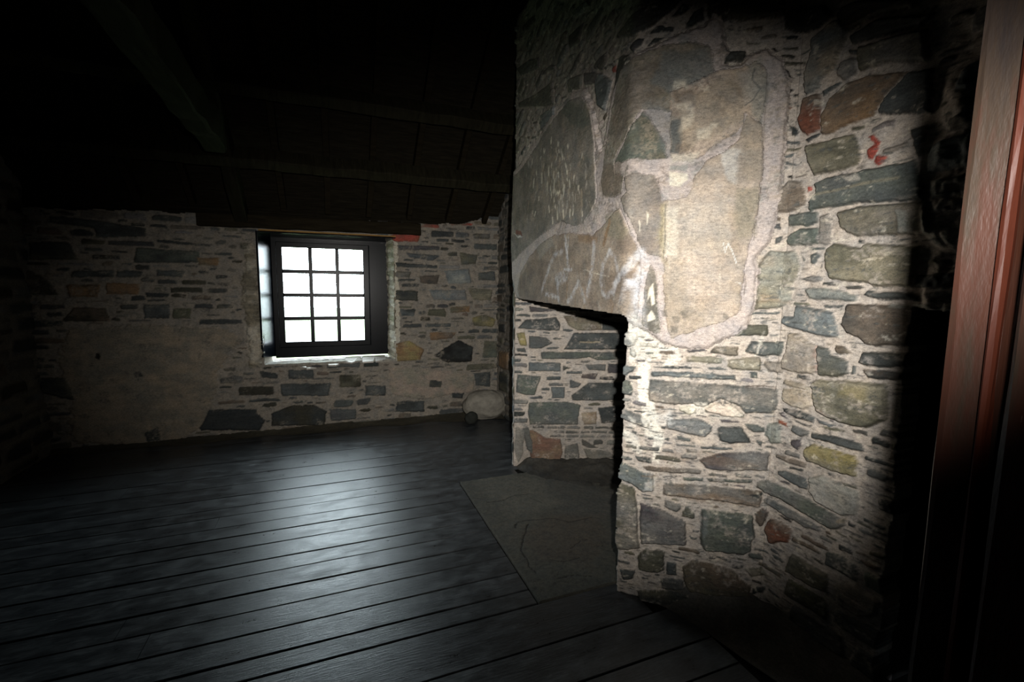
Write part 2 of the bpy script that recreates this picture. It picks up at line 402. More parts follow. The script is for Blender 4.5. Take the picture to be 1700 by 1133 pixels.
# traced stones: (x0, y0, scale) of the survey tile -> "tone[/tone2] height points"
CH = {(1000, 540, S3): """
tp/sl .022 450,510 850,540 1340,575 1650,600 1660,760 1600,835 1340,830 1290,770 1120,700 960,770 880,770 860,750 700,750 500,730 435,710 430,600
cr .03 955,790 1010,750 1120,700 1250,755 1330,830 1340,875 1200,865 1080,840 960,820
cr .024 720,760 800,750 880,770 890,820 830,850 720,800
bl/gr .022 210,60 330,60 340,130 300,200 240,210 180,170
sl/bl .02 255,225 310,220 330,260 310,310 250,280
bl/sl .022 190,360 320,390 300,430 230,470 180,500 178,430
sl/gn .022 165,515 260,520 280,600 285,665 170,640
pl/sl .02 175,670 260,690 250,720 160,710
sl/gr .024 175,750 380,850 440,910 445,980 380,960 170,860
sl/db .012 470,390 700,385 850,395 840,415 600,415 480,405
bl/sl .018 460,430 850,440 1250,470 1270,520 820,500 460,480
tp/ot .02 1180,320 1480,300 1500,360 1490,430 1210,420 1170,390
tp/gr .02 1520,340 1710,345 1690,455 1560,440 1510,380
sl .014 1390,440 1470,445 1470,510 1400,500
sl/gn .022 1340,230 1400,150 1720,155 1700,240 1660,290 1500,295 1330,255
ol/sl .02 1330,-10 1560,-5 1570,60 1560,105 1330,100 1200,95 1240,65 1320,60
db/tn .018 1010,240 1060,200 1280,200 1280,295 1130,285 1010,265
gg/ot .014 780,290 1130,300 1120,360 800,350
gr/bl .02 610,885 900,870 1050,950 1030,1000 960,1060 700,1000 600,980
sl/db .024 1070,980 1110,950 1310,955 1360,1040 1410,1110 1200,1115 1100,1090
sl/gn .016 1330,930 1430,920 1530,960 1540,1010 1400,1000
gg/gn .02 1560,920 1690,920 1690,1110 1600,1120 1520,1030
sl .01 430,1060 630,1060 630,1080 430,1080
sl .01 550,1100 660,1100 660,1120 560,1120
gr .01 680,1060 830,1080 830,1100 690,1085
db .01 530,940 600,950 590,980 540,970
sl .01 480,820 560,825 560,838 480,835
gr/db .01 660,815 780,825 800,850 680,835
sl .012 340,160 530,180 530,215 350,205
sl/pu .012 780,230 960,225 1000,250 800,262
pu/br .01 1340,560 1640,575 1640,592 1340,580
pu .012 1100,890 1290,905 1290,925 1120,915
db .01 180,1000 260,1040 270,1070 190,1050
sl .01 270,990 330,1000 320,1030 280,1020
sl .012 990,400 1100,390 1200,430 1010,425
""", (1000, 720, S3): """
sl .01 430,40 630,45 625,65 430,60
gr .01 560,85 660,85 660,100 560,98
sl .012 690,20 840,50 820,80 700,55
gr/sl .012 690,90 880,110 880,130 700,120
db/bl .015 920,120 1230,130 1240,155 920,150
sl .012 930,160 1060,170 1060,185 930,180
sl .013 770,140 890,150 900,185 800,180
bl/gr .018 730,200 790,180 900,210 880,245 740,235
gr/pu .024 900,240 1060,190 1380,165 1580,180 1570,350 1120,350 980,330
sl .018 160,180 290,240 280,260 150,215
db/sl .018 300,210 460,225 470,280 330,265
gr/br .018 360,300 600,310 930,335 930,380 600,365 420,345
bl/gn .024 150,230 250,290 380,360 490,370 490,540 390,545 290,480 150,400
sl/br .012 990,370 1170,385 1180,415 1000,400
db .01 1160,350 1230,355 1225,372 1160,368
sl .012 1250,375 1420,405 1400,430 1260,410
gn/sl .014 750,405 950,415 955,450 770,440
gn/db .014 980,420 1410,435 1400,470 1000,455
br/gr .022 580,470 780,465 1030,490 1500,540 1490,690 1150,640 800,600 560,570
pu/gr .024 350,640 600,720 790,820 795,1050 600,1040 360,1030 340,850
gr/sl .016 590,610 740,660 740,700 700,740 590,690
ol/sl .016 750,720 790,670 870,740 870,800 750,780
sl/gn .026 930,700 1100,720 1410,760 1430,930 1400,1100 1330,1130 1100,1110 950,1090 915,1000
mg/ol .026 150,430 300,500 330,650 340,900 350,1080 150,1080 120,800 130,500
sl .01 840,895 910,900 905,925 850,920
sl .01 820,955 890,975 890,1000 830,985
db .008 570,405 740,395 740,405 575,418
db .008 570,430 690,412 700,420 575,440
br .01 360,380 500,390 500,410 380,400
sl .01 380,590 470,600 470,620 390,612
""", (1000, 900, S3): """
ol/db .024 380,60 590,80 580,260 520,280 340,250 330,120
ol/br .028 740,230 860,165 1000,190 1230,250 1290,330 1400,420 1400,510 1240,500 1010,480 810,450 770,350
sl .016 600,180 700,190 700,310 600,300
gr/db .02 540,330 760,340 780,440 560,430
ot/gr .018 1330,240 1500,230 1580,320 1400,330
db/ol .03 330,440 700,440 1010,490 1060,640 1000,680 700,640 480,600 340,560
db .018 1100,600 1400,570 1430,640 1200,640
sl/db .022 1500,580 1620,600 1700,700 1600,770 1480,720
db .014 1410,430 1540,420 1520,480 1410,490
sl .01 620,120 780,140 780,160 640,140
sl .012 1080,120 1220,170 1210,195 1070,145
sl .014 1250,530 1440,520 1420,560 1250,570
sl/db .02 160,240 310,260 300,340 200,350
""", (1230, 720, S3): """
gr/gn .026 150,450 250,430 420,500 700,650 950,800 1000,870 900,910 780,860 550,720 400,620 220,560 140,500
sl/gr .018 200,620 260,600 480,720 750,870 760,920 620,890 450,790 230,650
bk .012 350,755 500,815 490,840 380,790
br .01 800,910 870,930 860,960 790,940
br/pu .018 120,750 200,690 280,730 240,790 200,870 170,880 130,830
ru/br .026 280,790 400,830 500,900 460,1030 290,1030 230,880
yl/ot .026 610,130 680,90 870,150 1090,210 1110,260 1080,400 1000,390 850,350 640,270 600,200
br/gr .016 340,190 620,270 600,330 480,290 330,230
bl/sl .02 350,350 430,350 620,420 640,540 500,480 380,400
gg/pl .026 640,400 760,390 900,450 1100,540 1130,700 1080,780 960,780 720,650 650,540
sl/db .02 650,-10 850,10 1150,90 1180,180 1050,160 850,90 680,50
pu/sl .02 470,60 560,50 580,110 540,160 480,110
tn .016 920,800 1000,800 990,850 920,840
sl .018 130,50 200,80 190,140 140,90
db .016 1000,820 1090,860 1080,900 1010,870
sl/db .016 130,600 200,580 200,540 60,560
db .006 650,335 740,385 720,385
db .01 800,370 890,400 880,415 830,405
gr/ol .018 920,450 1100,500 1100,530 980,500
""", (1230, 540, S3): """
tp/tn .026 450,70 560,80 700,180 700,470 560,455 390,420 380,330 430,250
sl/ol .025 705,190 830,220 860,280 1010,340 1020,470 900,490 740,480
br/ol .018 870,190 970,190 1050,270 900,270
sl .012 1050,370 1100,380 1070,470 1030,460
db/br .02 1130,410 1400,430 1500,460 1500,540 1200,510
ol/db .022 1140,250 1500,260 1500,400 1300,400 1100,370
ot/ol .03 670,530 740,510 1060,520 1300,540 1400,560 1400,900 1180,980 980,930 850,880 730,810 680,680
sl/tn .016 400,510 560,540 650,570 650,620 520,600 380,560
pl/tn .02 380,590 540,600 680,630 680,760 600,800 480,770 390,720
db/sl .018 380,780 560,800 700,860 680,920 520,880 420,830
sl .014 700,870 780,900 900,960 840,970 740,920
ol .014 760,950 900,970 1010,1010 900,1010 790,980
sl/gr .02 480,940 650,990 640,1030 560,1060 480,1010
pu .014 340,820 400,810 440,890 380,860
ru .012 350,890 430,920 440,970 350,920
br/db .014 1050,970 1200,1000 1200,1050 1060,1010
""", (1250, 360, S3): """
sl/bl .026 290,930 390,930 410,830 600,870 750,890 790,1060 810,1150 600,1120 340,1045 270,1010
gr/br .012 170,0 260,0 260,40 170,40
sl .014 170,80 260,60 270,130 180,110
sl .014 200,200 290,170 270,240 210,255
sl/gn .02 300,230 350,160 450,110 610,100 630,250 500,270 350,285
mg .012 620,-10 720,-30 740,220 690,280 620,260
ot/ol .028 700,290 770,250 1030,290 1060,250 1300,270 1400,280 1400,670 1110,660 1100,630 890,620 820,600 740,600 700,500 690,350
ot/gg .03 40,470 90,390 160,310 400,320 440,400 430,520 400,600 370,650 360,790 250,860 20,880 30,650
gr .014 400,590 560,545 650,560 660,600 560,620
sl .014 520,290 680,280 690,305 540,320
sl .014 530,350 600,330 640,360 580,450 540,430
sl .01 640,440 665,380 640,490 620,500
sl .01 420,340 490,400 470,420
gg/sl .018 480,680 560,660 820,690 980,740 970,790 880,795 520,780
db/sl .02 1040,740 1080,695 1300,710 1400,720 1400,810 1100,770
db/br .026 860,900 890,820 1130,820 1300,850 1400,860 1500,1250 1060,1210 1000,1150 900,1110 830,1010
sl .01 -80,900 250,890 260,915 -60,930
""", (1250, 180, S3): """
br/tp .026 170,930 200,800 340,670 460,690 490,800 510,900 400,960 330,985 180,980
sl/gn .02 340,1000 500,970 620,980 610,1080 500,1110 340,1110
gn/sl .028 590,700 700,650 1100,570 1400,490 1480,480 1480,880 1400,880 1000,900 800,930 530,970 530,870 600,800
ot/ol .026 490,350 600,330 960,230 1000,300 1030,470 1000,530 850,580 570,640 520,500
rd .01 1070,260 1130,250 1200,320 1160,440 1130,490 1070,470 1080,390 1140,340
rd .01 1160,440 1290,440 1250,510 1170,540 1140,490
sl .014 230,300 440,300 450,330 240,345
db .012 490,290 620,220 650,230 520,325
ol .012 270,380 470,360 440,400 300,410
sl .012 290,440 400,420 380,460 300,470
sl .012 290,490 400,520 400,545 310,530
bk .012 320,635 380,630 380,665 330,660
bk .014 270,90 310,50 335,80 330,130 290,120
db .014 340,150 430,190 420,250 370,250
tp/ol .026 800,980 1000,920 1350,880 1460,880 1500,1200 1200,1200 1000,1210 900,1170 820,1110
db .008 1120,100 1200,90 1230,105 1120,120
rd .006 510,730 560,735 560,770 510,790
ol/db .02 1340,200 1500,150 1500,450 1330,480
""", (1250, 0, S3): """
og/br .028 657,1268 646,1104 730,930 900,770 1100,710 1310,670 1250,900 1145,1104 906,1172 736,1258
sl/db .022 1310,670 1470,640 1480,1076 1160,1076 1250,900
br/ru .026 430,1133 487,918 617,873 640,900 650,1133 640,1224 510,1280 465,1246
tn/bl .03 490,700 560,480 560,380 780,190 900,160 960,150 900,300 850,430 780,640 640,760 640,820 490,900
db/sl .02 640,860 800,770 830,790 720,870 650,905
gr/mg .024 790,720 830,580 900,540 990,540 980,680 960,720 860,770
sl/db .022 900,460 990,460 990,530 890,510
gr/ol .026 990,440 1200,380 1400,290 1500,280 1480,590 1250,600 1000,690 980,600
do/db .026 290,200 300,130 380,90 700,50 760,160 600,290 400,320 290,280
do/ol .012 260,450 430,440 430,475 280,475
do .012 260,515 410,515 380,555 260,545
ol/do .014 280,570 500,575 480,610 300,610
bk .012 290,630 330,640 380,720 350,745 290,680
sl .012 390,640 470,650 440,670 400,665
sl .012 390,690 470,690 440,720 400,715
bk .01 310,830 400,840 380,870 330,875
bk .01 380,880 430,880 430,920 380,910
bk .01 280,990 330,950 360,980 320,1000
bk .01 390,960 460,1000 430,1010
ru .01 310,1000 380,1005 350,1030
db/do .024 780,160 850,60 1000,0 1180,-20 1400,-20 1400,90 1180,150 900,310 830,250
db/sl .022 930,430 900,340 1180,170 1500,110 1500,250 1200,350
bk .012 160,450 210,440 240,490 200,490
""", (1000, 0, S3): """
do/ol .03 980,20 1300,-40 1720,-60 1720,160 1480,200 1120,210 980,190
sl/db .02 770,290 850,120 950,70 960,200 860,260
do/db .022 1150,490 1350,480 1360,520 1310,590 1210,590 1120,610 1130,530
db .014 540,250 690,260 670,300 440,330 480,280
db .014 420,440 480,370 640,350 540,390 440,450
pu/db .016 330,370 400,370 380,430 300,500 270,470
do/sl .016 180,530 260,510 290,530 240,640 150,900 100,1100 85,1090 110,900
do/db .022 160,330 560,20 700,-60 760,20 480,260 300,350 120,360
db .016 640,180 760,40 860,60 760,150
sl .01 1180,270 1250,280 1230,300 1190,295
ol .01 1350,400 1500,400 1490,420 1350,425
""", (840, 0, S3): """
sl/bl .018 850,750 900,680 1010,760 980,900 930,1050 870,1000
gr/pu .014 740,680 890,680 860,790 750,810
bk .012 600,340 740,210 700,400 610,460
bk/pu .014 860,570 960,480 960,570 920,660 840,650
rd .006 1000,640 1040,610 1045,690 1000,690
db/ol .018 130,1010 380,1000 470,980 440,770 300,880 140,960
db/sl .016 100,650 230,560 320,540 320,640 150,720
bl/gr .018 340,1080 470,990 470,1180 340,1240
sl/ol .016 600,740 730,690 720,850 600,880
"""}
SLABS = [  # name key, class, tone, tone2, height, px outline
 ('olive', 2, (134,127,117), (110,106,96), .034, [(851,298),(868,282),(898,236),(925,200),(950,168),(972,160),(985,182),(992,230),(996,330),(988,352),(975,370),(960,376),(935,368),(915,383),(895,398),(872,418),(851,440)]),
 ('graffiti', 1, (150,132,112), (128,110,92), .036, [(868,452),(885,425),(905,403),(925,391),(950,387),(990,391),(1008,374),(1028,350),(1036,346),(1045,370),(1055,400),(1063,425),(1064,450),(1062,480),(1058,530),(1035,525),(868,500),(863,480)]),
 ('strip', 3, (136,126,116), (124,112,102), .028, [(1045,320),(1042,296),(1060,290),(1088,292),(1100,330),(1105,345),(1100,380),(1096,428),(1080,425),(1066,415),(1055,385),(1043,350),(1036,330)]),
 ('dagger', 5, 'gb', 'tp', .026, [(1068,500),(1073,455),(1080,440),(1089,450),(1092,500),(1098,552),(1088,556),(1064,538)]),
 ('triangle', 7, 'gn', 'ol', .032, [(1068,187),(1090,215),(1106,240),(1106,266),(1075,268),(1055,265),(1040,272),(1026,272),(1045,235)]),
 ('upper', 9, (124,116,100), (138,130,120), .026, [(1008,325),(1003,300),(1012,240),(1022,180),(1036,120),(1062,95),(1100,80),(1140,75),(1180,80),(1186,130),(1150,140),(1120,152),(1114,190),(1080,185),(1065,185),(1048,225),(1026,265),(1028,290),(1043,292),(1038,322),(1022,330)]),
 ('swirl', 10, (160,140,122), (184,160,134), .03, [(1112,160),(1150,140),(1190,122),(1230,116),(1255,104),(1272,120),(1270,170),(1260,205),(1235,190),(1232,210),(1220,225),(1190,240),(1165,262),(1145,268),(1120,270),(1112,262)]),
 ('pale', 8, (174,157,140), (158,140,120), .034, [(1100,335),(1140,330),(1152,300),(1170,270),(1200,255),(1225,235),(1238,195),(1262,208),(1266,260),(1262,310),(1256,340),(1252,380),(1240,420),(1233,470),(1228,515),(1200,536),(1160,545),(1115,562),(1105,535),(1101,490),(1101,440),(1108,427),(1098,420),(1098,380)]),
]
BAND = [(849,290),(865,272),(885,240),(905,215),(930,180),(955,150),(975,145),(990,190),(1002,250),(1010,210),(1022,150),(1045,105),(1080,78),(1115,62),(1165,45),(1182,28),(1200,38),(1210,90),(1200,107),(1230,107),(1242,92),(1270,80),(1297,95),(1314,130),(1310,180),(1306,235),(1300,300),(1293,340),(1285,395),(1258,425),(1257,500),(1245,538),(1215,560),(1170,580),(1130,580),(1100,572),(1080,556),(1060,545),(1036,530),(868,502),(858,490),(850,455)]
JAMB = {(800, 480, S3): """
sl/pu .018 440,160 740,205 560,220 450,215
sl/db .022 400,290 700,265 740,330 730,395 560,390 330,370
ot/br .022 760,250 1000,260 1120,285 1130,390 900,390 820,350
db/sl .022 1125,285 1400,340 1400,390 1130,390
sl .02 440,440 600,450 670,510 560,560 440,560
db/sl .024 860,410 1400,410 1400,570 770,570
sl/gn .022 550,590 1400,590 1400,660 1200,670 1080,670 1000,640 900,660 560,660
bl/sl .02 440,690 740,690 740,775 440,775
sl/ol .018 760,720 850,740 760,770
sl/gr .018 960,710 1170,705 1160,770 1000,760
db/pu .018 1180,700 1400,700 1400,800 1180,790
db .016 1110,820 1230,820 1250,860 1100,850
gn/sl .022 330,800 560,820 530,900 500,1000 400,1000 320,970
sl/bl .02 650,920 780,920 780,1030 660,1030
sl .018 830,850 940,890 900,930 820,930
db/sl .022 1000,880 1400,870 1400,1050 850,1050 840,1000 920,940
gn/yl .02 320,420 400,400 430,540 360,530
sl .014 315,560 400,550 420,600 330,590
pu/br .012 940,800 1100,790 1060,850 930,840
tn .004 910,490 1120,490 1110,510 920,510
""", (800, 640, S3): """
sl/gn .022 440,160 800,150 930,180 900,370 450,370 430,250
db .02 1090,210 1400,180 1400,340 1120,360
tn/og .014 930,260 1080,240 1080,370 960,370
ru/og .022 420,430 480,420 600,490 740,500 760,620 730,760 600,780 470,760 440,560
sl/pu .016 380,400 440,390 480,560 470,640 420,600
mg .012 320,380 400,420 390,640 340,740 300,600
gr/sl .02 780,560 900,540 920,680 860,780 770,700
mg/ol .018 950,590 1200,620 1250,680 1000,700
sl/db .028 840,820 1000,770 1250,800 1400,830 1400,1000 1100,980 870,930
db .02 940,500 1100,590 1000,590 940,560
gr/pu .018 1000,700 1400,700 1400,790 1050,770
db .02 400,790 640,790 720,850 600,870 420,840
"""}
FW = {(380, 340, 500/1416.): """
sl/pu .02 790,190 990,195 990,215 800,215
sl .02 830,225 1000,240 960,265 850,250
sl/db .022 780,270 980,285 980,300 790,295
ol/sl .02 1080,225 1170,235 1160,280 1090,285
sl .02 1150,180 1260,185 1260,215 1150,210
gr/ol .02 790,310 860,315 850,345 780,340
br/db .022 890,335 990,330 980,375 900,370
ol/sl .02 1170,320 1250,310 1250,360 1170,355
gg/bl .02 1010,310 1130,300 1140,370 1030,375
db/ol .024 780,400 890,405 890,455 780,450
gr/bl .02 940,400 1110,400 1120,450 960,450
ot/ol .02 1120,390 1240,400 1230,450 1150,450
db/bl .02 800,490 880,490 870,525 810,525
ol .02 940,490 1020,490 1020,530 930,520
og/ol .02 1040,480 1130,475 1130,505 1040,510
ol/yl .026 1140,530 1200,515 1255,540 1240,575 1150,570
og/br .02 940,600 1070,600 1050,630 950,640
og/yl .028 780,650 850,640 920,680 900,730 790,740
bk/db .03 1020,670 1080,635 1150,670 1140,740 1030,745 960,710
db .02 1045,885 1105,885 1100,915 1050,910
db/sl .022 790,925 920,920 920,975 780,975
sl/db .02 640,850 740,850 740,900 640,900
sl/db .022 240,840 480,840 470,900 250,900
db/sl .02 280,775 400,775 400,820 280,820
ol/do .02 520,800 620,800 620,860 520,860
db/do .028 200,980 300,940 400,940 460,970 450,1040 200,1040
db .022 0,960 130,960 140,1030 0,1050
sl .02 470,960 600,960 600,1010 480,1020
db/sl .02 140,780 230,790 230,820 160,815
ol/db .02 940,820 1000,830 1000,860 940,860
sl/db .018 1150,790 1230,785 1230,860 1160,850
gn/ol .018 1200,640 1260,640 1260,720 1190,720
ru/rd .014 760,140 900,140 890,175 750,175
rd/br .014 1040,85 1150,88 1140,100 1040,98
rd/br .014 910,88 990,92 990,110 900,108
ol/do .02 50,180 110,180 100,215 50,210
""", (0, 300, 450/1020.): """
db/sl .022 190,130 370,150 550,178 550,212 370,215 350,180 190,160
db/gn .022 510,250 750,265 750,310 500,310
db .016 590,220 800,240 790,250 590,235
db/sl .02 270,340 430,335 430,365 270,365
db/sl .02 440,338 540,338 530,365 440,365
sl .018 590,335 700,340 690,365 590,360
ol/db .022 110,230 260,230 300,300 110,300
br/do .024 80,320 180,370 230,430 80,435
og/do .02 250,390 380,390 370,440 260,440
og/br .02 400,385 530,390 520,430 400,430
db .016 540,420 640,425 630,440 550,440
do/br .024 230,530 280,475 400,480 420,530
db/sl .02 540,465 640,465 640,520 540,520
db/ol .024 130,740 250,740 290,830 160,800
db .026 750,930 790,860 950,860 1000,900 980,940 760,940
ol .018 650,480 720,480 720,520 650,520
sl .016 360,200 420,200 410,215 360,215
og/ol .018 740,290 830,290 820,320 750,320
bk .01 360,650 380,650 380,675 360,675
db .01 500,722 530,715 545,735 515,742
db .016 540,950 600,920 610,980 560,990
"""}
def tones(t):
    a = t.split('/'); return a[0], (a[1] if len(a) > 1 else None)
def lay(field, data, k=1.0, ext=False, **kw):
    for (ox, oy, sc), txt in data.items():
        for ln in txt.strip().split('\n'):
            f = ln.split(); c, c2 = tones(f[0])
            pts = tr(ox, oy, [tuple(map(float, q.split(','))) for q in f[2:]], sc)
            if ext: pts = [(x if x < 1478 else x+14+30*abs(math.sin(y*.7+x)), y) for x, y in pts]
            field.stone(field.poly(pts), c, float(f[1])*k, c2, **kw)

# ============================================================ CHIMNEY + RIGHT WALL
A_, B_, C_, D_ = (1.40, 3.52), (1.29, 1.80), (1.767, 1.38), (1.80, .20)
ch = Field([A_, B_, C_, D_], 0.0, 3.6, .0045, seed=3, mortar='mo')
L1, L2 = ch.cum[1], ch.cum[2]
band = ch.poly(BAND)
lay(ch, CH, ext=True, warp=.006)
# plaster band and the slabs set in it
ch.stone(band, 'pk', .02, 'pk', cls=4, smoothp=True, warp=.010, edge=.02, tex=.06, strata=.2, mixp=.2)
for nm, k, c, c2, h, pts in SLABS:
    ch.stone(ch.poly(pts), c, .015+h*.3, c2, cls=k, smoothp=True, warp=.008, edge=.006, tex=.22, strata=.25, mixp=.8)
SLB = np.isin(ch.K, (1, 2, 3, 5, 7, 8))*1.0; UPR = np.isin(ch.K, (4, 9, 10))*1.0
ch.smear('tn', .55, .0, .4, 13, only=SLB, seed=180, fv=.5); ch.smear('gb', .4, .15, .4, 9, only=SLB, seed=182, fv=.6)
ch.smear('sd', .25, .3, .3, 17, only=SLB, seed=184, fv=.8); ch.smear('pl', .5, .32, .2, 22, only=SLB, seed=186, fv=.6)
UB = smooth((ch.V-1.75)/.15)
ch.smear('tn', .5, .05, .4, 10, only=UPR*UB, seed=188); ch.smear('ol', .6, .08, .3, 14, only=UPR*UB*smooth((L1+.3-ch.U)/.2), seed=190); ch.smear('gg', .5, .15, .3, 12, only=UPR*UB, seed=192); ch.smear('br', .5, .2, .25, 15, only=UPR*UB, seed=194, hadd=-.003); ch.smear('sl', .6, .35, .12, 26, only=UPR*UB, seed=196)
SW = (ch.K == 10)*1.0
ch.smear((190,166,142), .8, .02, .12, 15, only=SW, seed=200, hadd=.003); ch.smear((112,92,78), .65, .12, .12, 13, only=SW, seed=202, hadd=-.003)
ch.smear((92,86,70), .6, .1, .12, 16, only=(ch.K == 9)*1.0, seed=204); ch.smear((170,150,134), .5, .25, .1, 24, only=(ch.K == 9)*1.0, seed=206)
def T(pts, c, a, soft=.012, **k): ch.tint(ch.poly(pts), c, a, soft, **k)
def Sx(pts, c, w, a, **k): ch.stroke(ch.poly(pts), c, w, a, **k)
# colour of the slabs
T([(1022,200),(1060,110),(1100,100),(1110,150),(1060,190),(1030,240)], 'br', .45, warp=.03)
T([(1005,330),(1008,270),(1040,270),(1036,325)], 'br', .6, warp=.02)
T([(1100,95),(1170,85),(1185,125),(1150,150),(1110,160),(1085,140)], 'bl', .55, warp=.03)
T([(1060,190),(1095,180),(1130,200),(1125,260),(1108,270),(1085,210)], 'bl', .5, warp=.02)
T([(1115,205),(1132,205),(1132,240),(1122,262),(1113,258)], 'sl', .85, .004)
T([(1120,155),(1150,150),(1160,170),(1125,175)], 'br', .8, warp=.02)
T([(1150,175),(1190,140),(1230,150),(1230,200),(1180,240),(1130,265),(1125,215)], 'tn', .6, warp=.05)
T([(1125,180),(1150,172),(1150,215),(1132,225),(1124,205)], 'cr', .45, warp=.03)
T([(1160,215),(1185,215),(1180,232),(1160,232)], 'cr', .5, warp=.03)
for _ in range(16):
    x, y = RNG.uniform(1120, 1235), RNG.uniform(135, 260); r = RNG.uniform(5, 14)
    T([(x-r, y-r*.6), (x+r, y-r*.7), (x+r*.9, y+r*.6), (x-r*.8, y+r*.7)], ['br', 'tn', 'cr', 'tp', 'mg'][_ % 5], .5, .008, warp=.05)
T([(1238,110),(1262,98),(1275,130),(1270,170),(1262,205),(1248,195),(1240,150)], 'gg', .65, warp=.02)
T([(1225,125),(1250,135),(1258,150),(1240,175),(1235,180),(1225,150)], 'pl', .5, warp=.03)
Sx([(1252,118),(1247,135),(1261,150),(1250,168),(1237,178)], 'sl', .004, .8, groove=.004)
Sx([(1273,140),(1268,200),(1265,260),(1260,330),(1250,400)], 'br', .004, .5)
T([(1112,288),(1142,290),(1143,300),(1130,312),(1113,310)], 'cr', .85, .004, warp=.008)
T([(1112,275),(1140,276),(1138,286),(1114,284)], 'gg', .7, .004)
T([(1112,262),(1160,258),(1150,275),(1112,276)], 'cr', .45, warp=.02)
T([(1195,262),(1220,248),(1234,250),(1225,285),(1222,305),(1208,300)], 'wh', .6, warp=.03)
T([(1200,260),(1228,240),(1268,255),(1262,300),(1230,310),(1205,300)], 'mg', .35, warp=.02)
T([(1099,345),(1128,345),(1126,430),(1100,420)], 'cr', .42, warp=.015)
T([(1098,340),(1106,340),(1106,440),(1098,430)], 'yl', .5)
T([(1225,310),(1256,310),(1250,390),(1225,400),(1215,360)], 'ot', .55, warp=.03)
T([(1130,340),(1210,335),(1210,420),(1130,430)], 'pl', .35, warp=.03)
T([(1105,430),(1140,430),(1140,520),(1112,540),(1104,500)], 'tn', .4, warp=.02)
T([(1230,195),(1262,205),(1262,300),(1240,300),(1232,240)], 'tn', .4)
for k in range(20):
    y = 425+k*5.5
    Sx([(1112+RNG.uniform(0, 50), y), (1150, y+1), (1190+RNG.uniform(0, 40), y+3)], 'br' if k % 3 else 'mg', .0022, .28, brk=1, warp=.006)
for k in range(9):
    x = 1112+k*14
    Sx([(x, 335), (x-2, 400), (x-1, 450+RNG.uniform(0, 90))], ['cr', 'tn', 'ot'][k % 3], .004, .25, brk=1, warp=.006)
Sx([(1105,341),(1104,400),(1101,430)], 'gb', .005, .7)
for p in [(1105,520),(1122,530),(1140,522),(1118,545),(1205,525)]:
    T([(p[0]-5, p[1]-6), (p[0]+5, p[1]-5), (p[0]+4, p[1]+6), (p[0]-4, p[1]+5)], 'gb', .6, .004)
Sx([(1200,404),(1203,420),(1209,405),(1218,425),(1221,437)], 'wh', .0032, .85)
T([(1222,467),(1232,470),(1230,473)], 'wh', .6, .003)
Sx([(1236,455),(1237,470),(1235,490)], 'br', .004, .6)
for pts in ([(1078,480),(1085,470),(1088,505),(1082,508),(1080,490),(1075,500)], [(1075,525),(1082,515),(1090,530),(1075,535)], [(1062,368),(1063,385)], [(1074,352),(1078,358),(1075,375)]):
    if len(pts) > 2: T(pts, 'cr', .9, .003, warp=.004)
    else: Sx(pts, 'cr', .004, .8)
# olive slab: pale flecks and stains
T([(945,165),(980,180),(985,215),(955,210),(940,190)], 'gn', .6, warp=.03)
T([(885,260),(920,225),(960,215),(955,235),(900,262)], 'mg', .4, warp=.02)
T([(905,300),(960,290),(975,340),(950,368),(905,350)], 'tn', .22, warp=.04)
for _ in range(260):
    x = RNG.normal(935, 26); y = RNG.normal(305, 40)
    if not (868 < x < 985 and 225 < y < 372): continue
    l = RNG.uniform(2, 9)*(1.4 if y > 270 else .8)
    Sx([(x, y), (x+RNG.uniform(-1.5, 1.5), y+l)], random.choice(['pl', 'cr', 'tn', 'mg']), RNG.uniform(.006, .018), .8, warp=.006)
T([(862,382),(870,384),(872,390),(862,390)], 'ru', .8, .004); T([(858,388),(874,392),(868,394)], 'wh', .8, .003)
Sx([(943,362),(950,358),(946,366)], 'bl', .006, .6); Sx([(955,360),(960,356),(962,364),(957,366)], 'bl', .006, .6)
# graffiti slab: rust streaks
T([(1010,360),(1036,350),(1046,380),(1040,400),(1015,395)], 'ot', .7, warp=.02)
Sx([(1020,368),(1016,385),(1010,405)], 'og', .022, .75, warp=.01)
T([(965,392),(1000,394),(998,402),(968,402)], 'og', .6)
T([(866,465),(885,435),(905,430),(908,470),(895,500),(868,495)], 'br', .55, warp=.02)
for x, y0, y1 in ((948,440,480),(960,490,520),(975,470,515),(1021,500,520),(945,460,500)):
    Sx([(x, y0), (x+2, (y0+y1)/2), (x, y1)], 'og', .018, .5, warp=.01, brk=.5)
T([(895,408),(920,395),(925,410),(900,430)], 'gg', .4, warp=.02)
# chalked letters on the slab
CHK = (196, 200, 214)
def chalk(pts, w=.02, a=.55, brk=.3): Sx(pts, CHK, w*1.4, min(.85, a*1.15), brk=brk, warp=.006)
chalk([(938,418),(925,424),(916,445),(909,470),(906,482)])                     # G bowl
chalk([(928,462),(940,455),(944,462),(932,470)], .024); chalk([(930,468),(931,485),(933,505)], .018)
chalk([(912,488),(925,492),(932,497)], .016)
chalk([(944,392),(945,410),(948,435),(950,450)], .018, .8); chalk([(949,392),(947,430)], .007, .9)
chalk([(942,447),(955,449)], .01, .7)
chalk([(966,470),(962,480),(955,493),(948,502)], .02); chalk([(966,468),(972,485),(976,500)], .016)
chalk([(993,405),(992,430),(986,462),(980,490)], .022)                         # tall stroke
Sx([(977,448),(990,453),(1005,457),(1018,459)], 'cr', .0045, .95, brk=.2)      # bar
chalk([(1020,417),(1008,440),(1004,465),(1006,485),(1012,493),(1024,485),(1030,470)], .018)  # 0
chalk([(1020,417),(1028,428),(1033,450),(1031,468)], .014, .45)
chalk([(1027,473),(1036,460),(1048,442),(1057,427),(1064,420)], .020, .85, .2)  # 9 / 8
chalk([(1064,420),(1068,435),(1066,455),(1056,465),(1048,468)], .026, .65)
